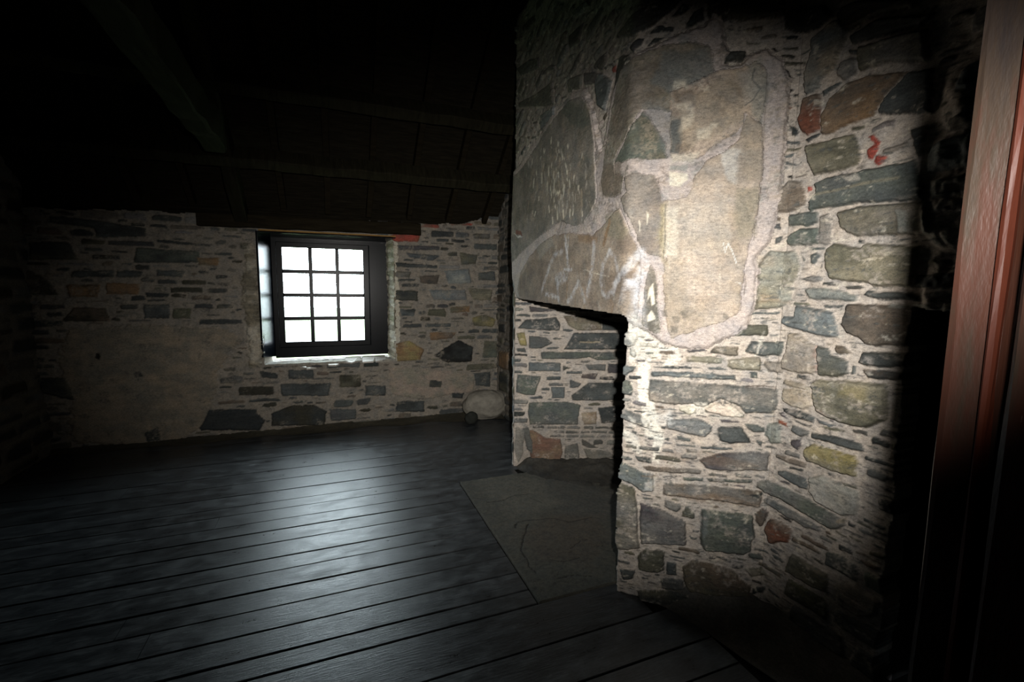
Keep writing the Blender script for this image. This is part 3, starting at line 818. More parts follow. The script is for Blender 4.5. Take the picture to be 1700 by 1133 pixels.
chalk([(1050,470),(1040,485),(1037,500)], .018, .5); chalk([(1058,475),(1062,500),(1060,525),(1062,540)], .036, .55, .3)
chalk([(1048,470),(1056,472),(1056,500)], .02, .5)
T([(1045,528),(1062,520),(1085,560),(1100,572),(1060,575),(1045,560)], 'gg', .5, warp=.03)
T([(1040,520),(1060,520),(1058,560),(1040,560)], 'wh', .35, warp=.03)
T([(855,455),(868,455),(866,500),(856,495)], 'tn', .4)
# limewash over the near corner of the opening
for pts, a in (([(1040,545),(1075,552),(1105,575),(1100,600),(1045,600)], .45), ([(1058,600),(1080,600),(1078,665),(1057,670)], .75), ([(1030,705),(1060,720),(1068,760),(1040,740)], .6), ([(1058,655),(1085,670),(1098,730),(1072,730)], .7), ([(1045,690),(1058,700),(1055,712)], .5), ([(1085,720),(1100,722),(1098,770),(1084,770)], .75),
            ([(1095,575),(1125,580),(1130,600),(1105,610)], .6), ([(1255,560),(1262,556),(1262,590),(1256,590)], .5), ([(1150,672),(1170,672),(1168,690),(1150,690)], .5)):
    T(pts, (226, 220, 204), a, .006, warp=.03, freq=20)
Sx([(1118,648),(1120,690)], 'pu', .004, .3); T([(1080,690),(1110,680),(1120,700),(1090,705)], 'wh', .5, warp=.03)
# details on individual stones
Sx([(1360,324),(1400,316),(1440,306),(1500,297)], 'ot', .008, .8); T([(1400,290),(1430,290),(1436,300),(1415,302)], 'pl', .8, .004, warp=.01)
T([(1345,325),(1360,322),(1358,334),(1347,334)], 'cr', .7, .004)
T([(1258,485),(1275,490),(1310,500),(1312,505),(1260,500)], 'og', .4, warp=.02); T([(1258,430),(1280,425),(1285,440),(1262,445)], 'tn', .5)
T([(1368,540),(1395,535),(1392,560),(1370,562)], 'bl', .3); Sx([(1354,575),(1354,620)], 'ru', .006, .5)
T([(1355,680),(1375,685),(1380,695),(1362,690)], 'ru', .5, warp=.02); T([(1400,640),(1450,645),(1445,665),(1400,660)], 'yl', .35, warp=.02)
T([(1105,745),(1170,750),(1260,770),(1255,780),(1150,770),(1100,765)], 'og', .25, warp=.02)
T([(1110,815),(1180,815),(1262,832),(1260,842),(1160,832),(1102,820)], 'og', .45, warp=.02)
T([(1068,795),(1085,795),(1082,812),(1068,808)], 'wh', .5, .006); T([(1165,850),(1175,850),(1178,880),(1166,900)], 'bl', .6, .006)
T([(1060,375),(1062,420)] + [(1064,400)], 'gb', .3)
ch.occ[:, ch.v < .02] = True
# everything else: random coursed rubble
def al(u, z): return True
TN = ['sl', 'sl', 'db', 'gr', 'ol', 'do', 'tp', 'br', 'bl', 'gn']
op_top = np.interp(ch.u, [0, L1], [1.445, 1.39])
OPEN = (ch.U < L1-.002+.006*fbm(ch.V*25, ch.V*3, 60)) & (ch.V < op_top[:, None])
ch.occ |= OPEN
ch.darts(TN, 500, .02, L1, 1.45, 3.3, (.06, .26), (.02, .09), tilt=.35)
ch.fill(TN, 2.3, 3.6, u0=0, u1=L1, hr=(.05, .12), wr=(.12, .35), tilt=-.25, small=200)
ch.fill(TN, 2.5, 3.6, u0=L1, hr=(.07, .16), wr=(.15, .4), small=100)
ch.fill(TN, 1.45, 2.5, u0=0, u1=L1, hr=(.03, .08), wr=(.08, .2), tilt=-.3, small=300)
ch.fill(TN, 0.0, 2.5, u0=L2+.25, hr=(.05, .13), wr=(.12, .35), small=100)
ch.fill(['sl', 'db', 'gr', 'br', 'ol'], 0.0, 2.5, u0=L1, u1=L2+.5, hr=(.014, .03), wr=(.04, .12), gapu=.012, gapv=.01, h=(.008, .014), small=900, sm_h=(.005, .013), sm_w=(.02, .09), tol=.02)
ch.darts(['sl','gr','db','ol','br','gn','sl','tp'], 2500, L1, L2+.7, .02, 2.6, (.03, .16), (.008, .05), h=(.006, .014), warp=.005)
ch.darts(['sl','gr','db','ol','pu','sl'], 2500, L1+.02, L2+.7, .02, 1.5, (.02, .08), (.006, .016), h=(.005, .010), warp=.004)
ch.darts(['sl','db','ol','gr'], 300, L2+.45, ch.u[-1], .02, 2.6, (.1, .3), (.04, .11))
ch.darts(TN, 1500, .0, L1, 1.45, 3.3, (.03, .12), (.015, .05), tilt=.3)
# niche in the right wall next to the doorway
n_u = L2+np.hypot(C_[0]-1.784, C_[1]-.91)
ledge = ch.px2uv(1530, 515)[1]
rg = .02*fbm(ch.V*9, ch.V*2, 77)
NICHE = (ch.U > n_u+rg) & (ch.V < ledge+.012*fbm(ch.U*18, ch.U*3, 78))
# rugged rock above the niche
rug = smooth((ch.U-n_u-.0)/.05)*smooth((2.3-ch.V)/.3)
ch.H += rug*(.05*fbm(ch.U*11, ch.V*8, 90, 4)+.02)
for pts in ([(1540,358),(1552,368),(1566,385),(1575,412),(1560,408),(1542,392)], [(1495,348),(1515,352),(1518,385),(1500,388)], [(1565,350),(1612,352),(1612,334),(1570,330)], [(1545,300),(1575,295),(1585,318),(1565,328),(1548,318)], [(1570,375),(1590,380),(1588,410),(1575,400)], [(1480,505),(1595,508),(1595,515),(1480,510)], [(1525,425),(1545,428),(1550,435)]):
    ch.tint(ch.poly(pts), 'gg', .8, .006, hadd=.012, warp=.01)  # pale stones; the thin strip paints the lit edge of the ledge
hole = OPEN | NICHE
ch.hole = hole
ch.tint(ch.poly([(840,-20),(1120,-20),(1040,90),(985,140),(940,160),(890,210),(850,270)]), (104,100,88), .55, .06)  # grey-brown mortar up here, darkened further for the dimmer flash beam
ch.smear('mo', .55, .12, .3, 14, only=(~np.isin(ch.K, (1, 2, 3, 5, 7, 8, 9, 10)))*1.0*smooth((2.1-ch.V)/.6), hadd=.002)
ch.smear('sl', .75, .28, .12, 20, only=((ch.K == 0)|(ch.K == 6))*1.0, seed=160, fv=5.5)
ch.smear('db', .6, .35, .12, 45, only=((ch.K == 0)|(ch.K == 6))*1.0, seed=163, fv=1.6)
ch.smear('cr', .5, .3, .2, 25, only=((ch.K == 0)|(ch.K == 6))*1.0, seed=164, fv=2)
ch.smear('gb', .5, .25, .3, 9, only=(ch.K == 4)*1.0, seed=170)
ch.K[(ch.U > L2) & (ch.K == 0)] = 6
fire = empty('fireplace', (1.3, 2.6, 0), label='big stone fireplace with chalked lintel slab and plaster patches in a rubble breast', cat='fireplace')
out = ch.build({0: ('chimney_breast', fire, {}), 1: ('lintel_slab', fire, dict(label='brown lintel slab with chalked letters and numbers')), 2: ('stone_slab', fire, dict(label='olive grey slab with pale flecks')), 5: ('stone_slab', fire, dict(label='thin dark slab with cream specks')), 7: ('stone_slab', fire, dict(label='triangular green stone')), 8: ('stone_slab', fire, dict(label='tall smooth buff slab')), 9: ('plaster_patch', fire, dict(label='olive grey plaster, upper left')), 10: ('plaster_patch', fire, dict(label='peach and buff swirled plaster')),
          3: ('stone_slab', fire, dict(label='small grey brown slab')), 4: ('mortar_band', fire, dict(label='pinkish grey mortar band around the slabs')),
          6: ('wall_right', None, dict(kind='structure'))}, M_MAS, skirt=.10)

# far jamb of the fire opening, the hidden cheeks and back
jb = Field([(1.405, 3.50), (2.30, 3.14)], 0, 1.46, .006, seed=21, mortar='mo')
lay(jb, JAMB, warp=.005)
jb.occ[:, jb.v < .02] = True
jb.fill(['sl', 'db', 'gr'], 0, 1.46, hr=(.02, .05), wr=(.06, .16), small=250, sm_h=(.008, .02))
jb.darts(['sl','gr','db','ol','sl'], 1200, 0, .95, .02, 1.44, (.03, .14), (.008, .035), h=(.005,.012), warp=.005)
jb.tint(jb.poly([(860,700),(1035,700),(1035,830),(860,800)]), 'gb', .45, .05, warp=.05)  # lower jamb toned darker to paint the flash falling off
jb.smear('mo', .5, .15, .3, 14)
jb.build({0: ('far_jamb', fire, dict(label='far cheek of the fire opening, slate and rust coloured stone'))}, M_MAS, skirt=.02)
fb = Field([(2.30, 3.16), (2.26, 1.96), (1.385, 1.83)], 0, 1.46, .02, toward=(1.8, 2.6), seed=25, mortar='do')
fb.fill(['db', 'bk', 'do', 'pu'], 0, 1.46, hr=(.08, .15), wr=(.15, .4))
fb.build({0: ('firebox', fire, dict(label='sooty back and near cheek of the fireplace'))}, M_MAS, skirt=.02)
mesh_obj('lintel_soffit', [(1.37,1.80,1.455),(2.34,1.88,1.455),(2.34,3.24,1.455),(1.42,3.56,1.455),(1.37,1.80,1.50),(2.34,1.88,1.50),(2.34,3.24,1.50),(1.42,3.56,1.50)],
         [(0,1,2,3),(7,6,5,4),(0,4,5,1),(1,5,6,2),(2,6,7,3),(3,7,4,0)], M_VOID, fire)
# return side of the breast, towards the alcove
rt_ = Field([(1.40, 3.52), (1.90, 3.56)], 0, 3.6, .02, toward=(1.6, 5), seed=29)
rt_.fill(TN, 0, 3.6, hr=(.08, .16), wr=(.15, .4)); rt_.build({0: ('breast_side', fire, {})}, M_MAS, skirt=.02)
# niche back
def box(a, b, name, mat, parent=None, **k):
    (x0, y0, z0), (x1, y1, z1) = a, b
    v = [(x0,y0,z0),(x1,y0,z0),(x1,y1,z0),(x0,y1,z0),(x0,y0,z1),(x1,y0,z1),(x1,y1,z1),(x0,y1,z1)]
    return mesh_obj(name, v, [(0,3,2,1),(4,5,6,7),(0,1,5,4),(1,2,6,5),(2,3,7,6),(3,0,4,7)], mat, parent, **k)
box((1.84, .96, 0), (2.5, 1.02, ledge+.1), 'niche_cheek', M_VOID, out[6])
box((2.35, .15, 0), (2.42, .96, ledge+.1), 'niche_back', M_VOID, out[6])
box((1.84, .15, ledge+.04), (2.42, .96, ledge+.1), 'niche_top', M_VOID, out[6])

# footing of packed rubble along the splay and right wall
def footing(a, b, hh, c0, name, parent, **kw):
    n = 90; m = 22; V = []; Cc = []
    t = np.linspace(0, len(a)-1, n)
    for i in t:
        k = min(int(i), len(a)-2); f = i-k
        pa = np.array(a[k])*(1-f)+np.array(a[k+1])*f; pb = np.array(b[k])*(1-f)+np.array(b[k+1])*f
        for j in range(m):
            s = j/(m-1); p = pa*(1-s)+pb*s
            z = hh*smooth(s)*smooth(i/.9+.15) + .018*float(fbm(np.array(p[0]*16), np.array(p[1]*16), 95, 4))*min(1, s*5) + .001
            V.append((p[0], p[1], max(z, .0005)))
            q = float(fbm(np.array(p[0]*9), np.array(p[1]*9), 99, 4)); Cc.append(lin(c0)*(1+.6*q)*(.8+.7*s))
    Fq = np.array([(i*m+j, (i+1)*m+j, (i+1)*m+j+1, i*m+j+1) for i in range(n-1) for j in range(m-1)])[:, ::-1]
    mesh_obj(name, V, Fq, M_MAS, parent, np.array(Cc), True, **kw)
footing([(1.33,1.80),(1.44,1.60),(1.50,1.42),(1.53,1.25),(1.60,.95),(1.66,.6),(1.70,.3)], [(1.36,1.80),(1.50,1.64),(1.64,1.52),(1.74,1.40),(1.80,1.15),(1.82,.7),(1.83,.3)], .13, (74,73,70), 'trim_1', None, kind='structure')
footing([(1.415,3.40),(1.47,3.24),(1.60,3.04),(1.80,2.88),(2.05,2.80),(2.26,2.78)], [(1.42,3.50),(1.58,3.43),(1.76,3.36),(1.94,3.29),(2.12,3.22),(2.29,3.15)], .08, (54,53,50), 'ash_heap', fire)

# ============================================================ FAR WALL
YF = 5.2
fwl = Field([(-2.47, YF), (1.87, YF)], 0.0, 2.62, .0085, toward=(0, 0), seed=41, mortar=(134, 124, 110), mrough=.012)
X_ = fwl.U-2.47
fwl.stone(fwl.poly([(115,548),(230,540),(370,545),(400,560),(360,620),(350,700),(300,730),(220,740),(120,735),(118,660),(95,600)]), (140,124,100), .016, (120,112,96), smoothp=True, warp=.04, tex=.15, mixp=.9)
fwl.stone(fwl.poly([(645,610),(700,612),(760,618),(790,625),(785,650),(700,665),(650,655)]), (150,130,112), .014, (128,122,104), smoothp=True, warp=.03, tex=.12, mixp=.9)
lay(fwl, FW, warp=.010, edge=.02)
wt = np.interp(X_[:, 0], [-2.5, -1.2, .95, 1.3, 1.6, 1.9], [2.16, 2.2, 2.24, 2.25, 2.32, 2.56])
whole = (X_ > -.665+.012*fbm(fwl.V*10, fwl.V, 5)) & (X_ < .632+.012*fbm(fwl.V*9, fwl.V, 6)) & (fwl.V > .712+.012*fbm(fwl.U*9, fwl.U, 7)) & (fwl.V < 2.07)
TF = ['sl', 'db', 'db', 'ol', 'do', 'br', 'sd', 'sd', 'gr', 'gb']
fwl.occ |= whole
# rough limewashed arrises beside the window, also painted paler for the light on them
for pts in ([(404,420),(422,400),(428,440),(432,520),(440,585),(432,612),(412,610),(410,560),(402,500)], [(634,400),(654,402),(656,480),(658,560),(652,600),(636,602)]):
    fwl.stone(fwl.poly(pts), (158,148,126), .03, (118,108,84), smoothp=True, warp=.03, tex=.35, mixp=1.0, occ=True, edge=.03)
fwl.tint(fwl.poly([(408,540),(428,545),(434,580),(430,600),(412,598)]), (190,180,160), .6, .03)
fwl.fill(TF, .02, .70, hr=(.04, .11), wr=(.12, .4), gapu=.03, gapv=.024, small=500, sm_h=(.012, .03), sm_w=(.05, .16))
fwl.fill(TF, .70, 2.6, hr=(.03, .08), wr=(.1, .34), gapu=.028, gapv=.022, small=700, sm_h=(.012, .026), sm_w=(.05, .16))
fwl.darts(TF, 3000, 0, 4.3, .04, 2.25, (.05, .22), (.02, .075), h=(.008,.02), warp=.012)
fwl.smear((140,130,112), .6, .1, .35, 7, hadd=.003)
fwl.smear('db', .5, .2, .3, 12, seed=166)
fwl.hole = whole | (fwl.V > wt[:, None]+.02*fbm(fwl.U*7, fwl.U*2, 8))
fo = fwl.build({0: ('wall_far', None, dict(kind='structure'))}, M_MAS, skirt=.06)[0]
# masonry core behind the face, round the window
for a, b in (((-2.6, 5.24, 0), (-.73, 5.7, 2.1)), ((.70, 5.24, 0), (1.95, 5.7, 2.2)), ((-.73, 5.24, 0), (.70, 5.7, .70)), ((-.73, 5.24, 2.075), (.70, 5.7, 2.2))):
    box(a, b, 'wall_core', M_VOID, fo)
# alcove side wall
ac = Field([(1.86, 5.22), (1.86, 3.5)], 0, 3.4, .012, toward=(0, 4.4), seed=51, mortar=(120, 112, 100), mrough=.014)
def acs(c, h, u0, u1, z0, z1, c2=None): ac.stone([(u0, z0), (u1, z0+.01), (u1-.01, z1), (u0+.02, z1-.01)], c, h, c2, warp=.015, edge=.02)
acs('og', .03, .12, .42, .58, .80, 'br'); acs('db', .02, .08, .3, 1.0, 1.12); acs('db', .02, .1, .4, .3, .55, 'ol'); acs('db', .02, .1, .4, 1.7, 1.8)
ac.fill(TF, 0, 3.4, hr=(.05, .12), wr=(.12, .35), small=200)
ac.build({0: ('wall_alcove', None, dict(kind='structure'))}, M_MAS, skirt=.03)
# left wall
lw = Field([(-2.44, 5.22), (-2.44, -.1)], 0, 4.4, .02, toward=(0, 2.5), seed=55, mortar=(120, 112, 98), mrough=.02)
lw.fill(TF, 0, 4.4, hr=(.07, .16), wr=(.15, .5), gapu=.03, gapv=.03)
lw.H += .05*smooth((.9-lw.V)/.7)*smooth((1.3-lw.U)/.6)
lw.build({0: ('wall_left', None, dict(kind='structure'))}, M_MAS, skirt=.05)
# near wall with the doorway the view is taken from, and unseen landing walls added behind it to keep sky light out
wn = box((.68, -.05, 0), (1.9, .18, 4.4), 'wall_near', M_VOID, kind='structure')
box((-2.5, -.05, 0), (-.46, .18, 4.4), 'wall_pier', M_VOID, wn)
box((-.46, -.05, 2.15), (.68, .18, 4.4), 'wall_header', M_VOID, wn)
wl = box((-2.6, -1.8, 0), (2.6, -1.7, 4.6), 'wall_landing', M_VOID, kind='structure')
box((-2.6, -1.7, 0), (-2.5, 0, 4.6), 'landing_side', M_VOID, wl); box((2.45, -1.7, 0), (2.6, -.1, 4.9), 'landing_side', M_VOID, wl); box((2.45, -.1, 0), (2.6, 3.56, 4.9), 'wall_back', M_VOID, kind='structure')
box((-2.62, -.2, 0), (-2.5, 5.7, 4.9), 'wall_side', M_VOID, kind='structure'); box((1.95, 3.56, 0), (2.6, 5.7, 4.9), 'wall_end', M_VOID, kind='structure')

# ============================================================ FLOOR
edges = [5.26, 4.98, 4.68, 4.41, 4.09, 3.88, 3.658, 3.47, 3.34, 3.18, 3.04, 2.885, 2.71, 2.58, 2.42, 2.27, 2.115, 1.962, 1.849, 1.605, 1.388, 1.24, 1.05, .88, .70, .52, .33, .15, -.05, -.25, -.45, -.65, -.85, -1.05, -1.25, -1.45, -1.7]
strong = {3.658, 2.885, 2.42, 2.27, 1.962, 1.849, 2.71, 1.388}
V, Q, Cc = [], [], []
def plank(x0, x1, y0, y1, zt, tone):
    n = 24; xs = np.linspace(x0, x1, n); b = .003; o = len(V)
    j = np.random.default_rng(int(abs(y0)*1000)+3); ph = j.random()*50
    for x in xs:
        wa = .0015*float(vn(np.array(x*2.3), np.array(ph), 70)); wb = .0015*float(vn(np.array(x*2.3), np.array(ph+7), 71))
        bow = .0006*float(vn(np.array(x*.7), np.array(ph), 72))
        for y, z in ((y0+wa, -.025), (y0+wa, zt-b), (y0+wa+b, zt), ((y0+y1)/2, zt), (y1+wb-b, zt), (y1+wb, zt-b), (y1+wb, -.025)):
            V.append((x, y, z+(bow if z > -.02 else 0))); Cc.append(tone)
    for i in range(n-1):
        for k in range(6): Q.append((o+i*7+k, o+(i+1)*7+k, o+(i+1)*7+k+1, o+i*7+k+1))
    for base in (o, o+(n-1)*7): Q.append((base, base+1, base+5, base+6)); Q.append((base+1, base+2, base+4, base+5))
for a, b in zip(edges[:-1], edges[1:]):
    g = .009 if b in strong else RNG.uniform(.002, .0045)
    t = lin((50, 53, 55))*RNG.uniform(.75, 1.2)*np.array([1, 1, 1.02])
    y0, y1 = b+g/2, a-g/2
    xe = .874 if (b >= 1.845 and a <= 3.35) else (1.38 if a > 1.7 and a < 3.6 else 1.9)
    if a <= 1.85: xe = 1.36 if a > 1.62 else (1.50 if a > 1.1 else 1.95)
    xs = -2.5; jn = xe if RNG.random() < .35 or a < 3.3 and b > 1.9 and RNG.random() < .5 else RNG.uniform(-1.8, .2)
    zt = RNG.uniform(-.0015, .0015)
    if jn < xe-.3:
        plank(xs, jn-.0015, y0, y1, zt, t); plank(jn+.0015, xe, y0, y1, zt+.0005, t*RNG.uniform(.85, 1.12))
    else: plank(xs, xe, y0, y1, zt, t)
fl = mesh_obj('floor', V, np.array(Q), M_BOARD, None, np.array(Cc), False, kind='structure')
box((-2.6, -1.8, -.08), (2.6, 5.7, -.022), 'subfloor', M_VOID, fl)
# dirt strip along the foot of the far wall
V2, F2, C2 = [], [], []
n, m = 160, 10
for i in range(n):
    x = -2.45+4.3*i/(n-1)
    for j in range(m):
        s = j/(m-1); wv = .15+.06*float(vn(np.array(x*3), np.array(1.0), 73)) + .15*max(0, (x-.6))
        y = 5.215-wv*s; z = .045*(1-s)**1.6+.008*float(fbm(np.array(x*14), np.array(s*4.), 74))*(1-s)+.0012
        V2.append((x, y, z)); C2.append(lin((64, 61, 52))*(1+.4*float(fbm(np.array(x*6), np.array(s*3.), 75))))
F2 = np.array([(i*m+j, (i+1)*m+j, (i+1)*m+j+1, i*m+j+1) for i in range(n-1) for j in range(m-1)])[:, ::-1]
mesh_obj('trim_2', V2, F2, M_MAS, None, np.array(C2), True, kind='structure')

# hearth slab
hs = Field((.888, 2.3, 1.856, 3.335), 0, 0, .006, seed=81, mortar=(74, 72, 62), mrough=.002, flat=True)
hs.H += .003*fbm(hs.U*6, hs.V*6, 82, 3)
for pts, c, a in (([(900,860),(1000,850),(1010,900),(980,940),(890,930),(860,890)], (78,64,50), .5), ([(780,790),(900,790),(940,840),(850,860)], (100,96,84), .4), ([(880,780),(1040,820),(1030,870),(930,850)], (72,70,66), .5)):
    hs.tint(hs.poly(pts), c, a, .06, warp=.06)
for ln, w in ((tr(600,700,[(1190,770),(1330,750),(1420,710),(1500,695),(1600,685)]), .006), (tr(700,860,[(1000,60),(960,200),(930,310),(1000,400),(1010,460),(1080,520)]), .006), (tr(700,860,[(870,80),(900,50),(1000,30),(1250,10),(1400,50),(1600,0)]), .005),
              (tr(700,860,[(1280,580),(1400,550),(1480,545),(1600,555)]), .004), (tr(600,700,[(1060,725),(1160,740)]), .004), (tr(600,700,[(1600,730),(1700,770)]), .004), (tr(700,860,[(1400,300),(1500,220),(1560,210)]), .004), (tr(700,860,[(1620,275),(1700,265)]), .004), (tr(700,860,[(880,100),(890,70)]), .008), (tr(700,860,[(1200,400),(1350,420),(1480,380)]), .004)):
    hs.stroke(hs.poly(ln), (20, 18, 15), w, .85, groove=.004, warp=.008)
for k in range(40):
    x, y = RNG.uniform(.95, 1.5), RNG.uniform(1.95, 3.2); a = RNG.uniform(0, 6.3); l = RNG.uniform(.02, .09)
    hs.stroke([(x, y), (x+l*math.cos(a), y+l*math.sin(a)*.5)], (36, 30, 24), .003, .6, groove=.002, warp=.008)
hs.H += .004
hs.build({0: ('hearth_slab', None, dict(label='cracked brown flagstone hearth let into the boards before the fireplace', cat='hearth'))}, M_MAS, skirt=.02)

# ============================================================ WINDOW
win = empty('window_1', (-.05, 5.42, .76), kind='structure')
def bev(o, w=.004):
    b = o.modifiers.new('bevel', 'BEVEL'); b.width = w; b.segments = 2; b.limit_method = 'ANGLE'; return o
YS = 5.42
PX0, PX1, PZ0, PZ1 = -.484, .329, .925, 1.935
def frame_mesh(name, x0, x1, z0, z1, ix0, ix1, iz0, iz1, ya, yb, mat, parent):
    V = []; Fc = []
    for y in (ya, yb):
        V += [(x0,y,z0),(x1,y,z0),(x1,y,z1),(x0,y,z1),(ix0,y,iz0),(ix1,y,iz0),(ix1,y,iz1),(ix0,y,iz1)]
    for k in range(4):
        l = (k+1) % 4
        Fc += [(k, l, 4+l, 4+k), (8+k, 12+k, 12+l, 8+l), (k, 8+k, 8+l, l), (4+k, 4+l, 12+l, 12+k)]
    return bev(mesh_obj(name, V, Fc, mat, parent), .006)
frame_mesh('window_frame', -.585, .60, .755, 2.06, PX0-.055, PX1+.06, PZ0-.055, PZ1+.05, YS-.012, YS+.06, M_BLACK, win)
sash = frame_mesh('sash', PX0-.06, PX1+.065, PZ0-.06, PZ1+.055, PX0, PX1, PZ0, PZ1, YS+.008, YS+.05, M_BLACK, win)
bw = .040
for k in (1, 2):
    x = PX0+(PX1-PX0)*k/3; bev(box((x-bw/2, YS+.012, PZ0), (x+bw/2, YS+.045, PZ1), 'glazing_bar', M_BLACK, win), .005)
for k in (1, 2, 3):
    z = PZ0+(PZ1-PZ0)*k/4; bev(box((PX0, YS+.0125, z-bw/2), (PX1, YS+.0445, z+bw/2), 'glazing_bar', M_BLACK, win), .005)
for i in range(3):
    for j in range(4):
        xa = PX0+(PX1-PX0)*i/3; xb = PX0+(PX1-PX0)*(i+1)/3; za = PZ0+(PZ1-PZ0)*j/4; zb = PZ0+(PZ1-PZ0)*(j+1)/4
        h = bw/2-.002
        # putty corners give each pane rounded corners
        V = []; Fc = []
        r = .016
        for (cx, cz, sx, sz) in ((xa+h, za+h, 1, 1), (xb-h, za+h, -1, 1), (xb-h, zb-h, -1, -1), (xa+h, zb-h, 1, -1)):
            o = len(V); V.append((cx, YS+.03, cz))
            for t in range(6):
                an = math.pi/2*t/5
                V.append((cx+sx*r*(1-math.sin(an)), YS+.03, cz+sz*r*(1-math.cos(an))))
            for t in range(5): Fc.append((o, o+1+t, o+2+t))
        n0 = len(V); V += [(a, b+.012, c) for a, b, c in V]; Fc += [tuple(q+n0 for q in f[::-1]) for f in Fc]
        p = box((xa+h, YS+.027, za+h), (xb-h, YS+.030, zb-h), 'pane', M_GLASS, win)
        mesh_obj('putty', V, Fc, M_BLACK, p)
# lining boards (left cheek, head) in glossy black
def slab(name, pts, th, mat, parent, **k):
    P = np.array(pts, float); n = np.cross(P[1]-P[0], P[3]-P[0]); n /= np.linalg.norm(n)
    V = np.concatenate([P, P-n*th]); return bev(mesh_obj(name, V, [(0,1,2,3),(7,6,5,4),(0,4,5,1),(1,5,6,2),(2,6,7,3),(3,7,4,0)], mat, parent, **k), .003)
slab('side_lining', [(-.672, 5.175, .80), (-.583, 5.41, .775), (-.583, 5.41, 2.05), (-.672, 5.175, 2.065)], .02, M_BLACKH, win)
slab('head_lining', [(-.66, 5.17, 2.062), (-.585, 5.41, 2.045), (.60, 5.41, 2.045), (.66, 5.17, 2.066)], -.012, M_BLACKH, win)
mesh_obj('lining_edge', [(-.66,5.165,2.066),(.66,5.165,2.070),(.66,5.165,2.082),(-.66,5.165,2.080),(-.66,5.25,2.066),(.66,5.25,2.070),(.66,5.25,2.082),(-.66,5.25,2.080)], [(0,1,2,3),(7,6,5,4),(0,4,5,1),(3,2,6,7),(0,3,7,4),(1,5,6,2)], M_EDGE, win)
# right cheek of rough stone, left return behind lining, sill bed
rr = Field([(.64, 5.19), (.575, 5.43)], .70, 2.08, .006, toward=(-.5, 5.3), seed=61, mortar=(186, 178, 156), mrough=.014)
for z0 in np.arange(.74, 2.05, .1):
    rr.stone([(.01, z0), (.2, z0+.01), (.22, z0+.075), (.02, z0+.07)], random.choice([(150,140,112), (126,128,92), (170,164,150), (120,112,98)]), .012, (160,150,120), warp=.02, edge=.02)
rr.build({0: ('window_cheek', fo, {})}, M_MAS, skirt=.05)
lr = Field([(-.72, 5.21), (-.62, 5.45)], .70, 2.08, .02, toward=(.5, 5.3), seed=63, mortar=(150, 142, 124))
lr.build({0: ('window_cheek', fo, {})}, M_MAS, skirt=.03)
sb = Field((-.72, .70, 5.2, 5.46), 0, 0, .012, seed=65, mortar=(150, 144, 130), mrough=.008, flat=True)
sb.H += .722
sb.build({0: ('sill_bed', fo, {})}, M_MAS, skirt=.03)
# sill slates
SIL = [((434,609),(460,606),(462,620),(447,616)), ((466,604),(510,596),(511,606),(508,610),(488,608)), ((511,598),(545,594),(545,604),(524,610),(509,612)), ((545,598),(572,594),(573,602),(558,606),(545,606)),
       ((574,595),(597,591),(598,598),(585,602),(573,601)), ((600,593),(622,592),(620,600),(602,601)), ((622,594),(638,592),(641,597),(624,600))]
SL = ['pale triangular slate loose at the left end of the window sill', 'longest white lit slate on the window sill, second from the left', 'white slate with broken edge in the middle of the window sill',
      'buff slate just right of the middle of the window sill', 'bluish white squarish slate on the right half of the window sill', 'pinkish slate beside the last one on the window sill', 'small slate wedged at the right end of the window sill']
for k, (px, lab) in enumerate(zip(SIL, SL)):
    lowp = max(px, key=lambda q: q[1]); zt = ony(lowp[0], lowp[1], 5.135)[2]; P = []
    for q in px:
        p = onz(q[0], q[1], zt); P.append(p)
    P = np.array(P); back = P[:, 1] > P[:, 1].mean()
    P[:, 1] = np.clip(P[:, 1], 5.13, 5.39); P[back, 1] = np.clip(P[back, 1]+.06, 5.2, 5.395)
    P[:, 2] = zt; P[:, 2] += np.where(back, .03, 0)
    n = len(P); c = P.mean(0); V = np.concatenate([P, P-np.array([0, 0, .018])])
    Fc = [tuple(range(n)), tuple(range(2*n-1, n-1, -1))]+[(i, n+i, n+(i+1) % n, (i+1) % n) for i in range(n)]
    e = mesh_obj('sill_slate', V, Fc, M_SLATE); bev(e, .003); tag(e, lab, 'slate', 'slates along the window sill')

# ============================================================ LINTEL BEAM, ROOF
def beam(name, p0, p1, w, h, mat, parent=None, up=(0, 0, 1), seg=14, rough=.004, seed=0, **k):
    p0 = np.array(p0, float); p1 = np.array(p1, float); d = p1-p0; L = np.linalg.norm(d); d /= L
    s = np.cross(d, np.array(up, float)); s /= np.linalg.norm(s); u = np.cross(s, d)
    V = []; r = min(w, h)*.08; g = np.random.default_rng(seed+5)
    prof = [(-w/2+r, -h/2), (w/2-r, -h/2), (w/2, -h/2+r), (w/2, h/2-r), (w/2-r, h/2), (-w/2+r, h/2), (-w/2, h/2-r), (-w/2, -h/2+r)]
    for i in range(seg+1):
        c = p0+d*L*i/seg
        off = g.uniform(-rough, rough, 2)
        for a, b in prof:
            j = g.uniform(-rough*.5, rough*.5, 2); V.append(c+s*(a+off[0]+j[0])+u*(b+off[1]+j[1]))
    Fc = [tuple(range(7, -1, -1)), tuple(seg*8+q for q in range(8))]
    for i in range(seg):
        for q in range(8): Fc.append((i*8+q, i*8+(q+1) % 8, (i+1)*8+(q+1) % 8, (i+1)*8+q))
    return mesh_obj(name, V, Fc, mat, parent, **k)
beam('window_lintel', (-1.165, 5.20, 2.145), (.93, 5.20, 2.165), .14, .125, M_LINT, seg=20, seed=1, label='long dark timber lintel beam lying over the window', cat='beam')

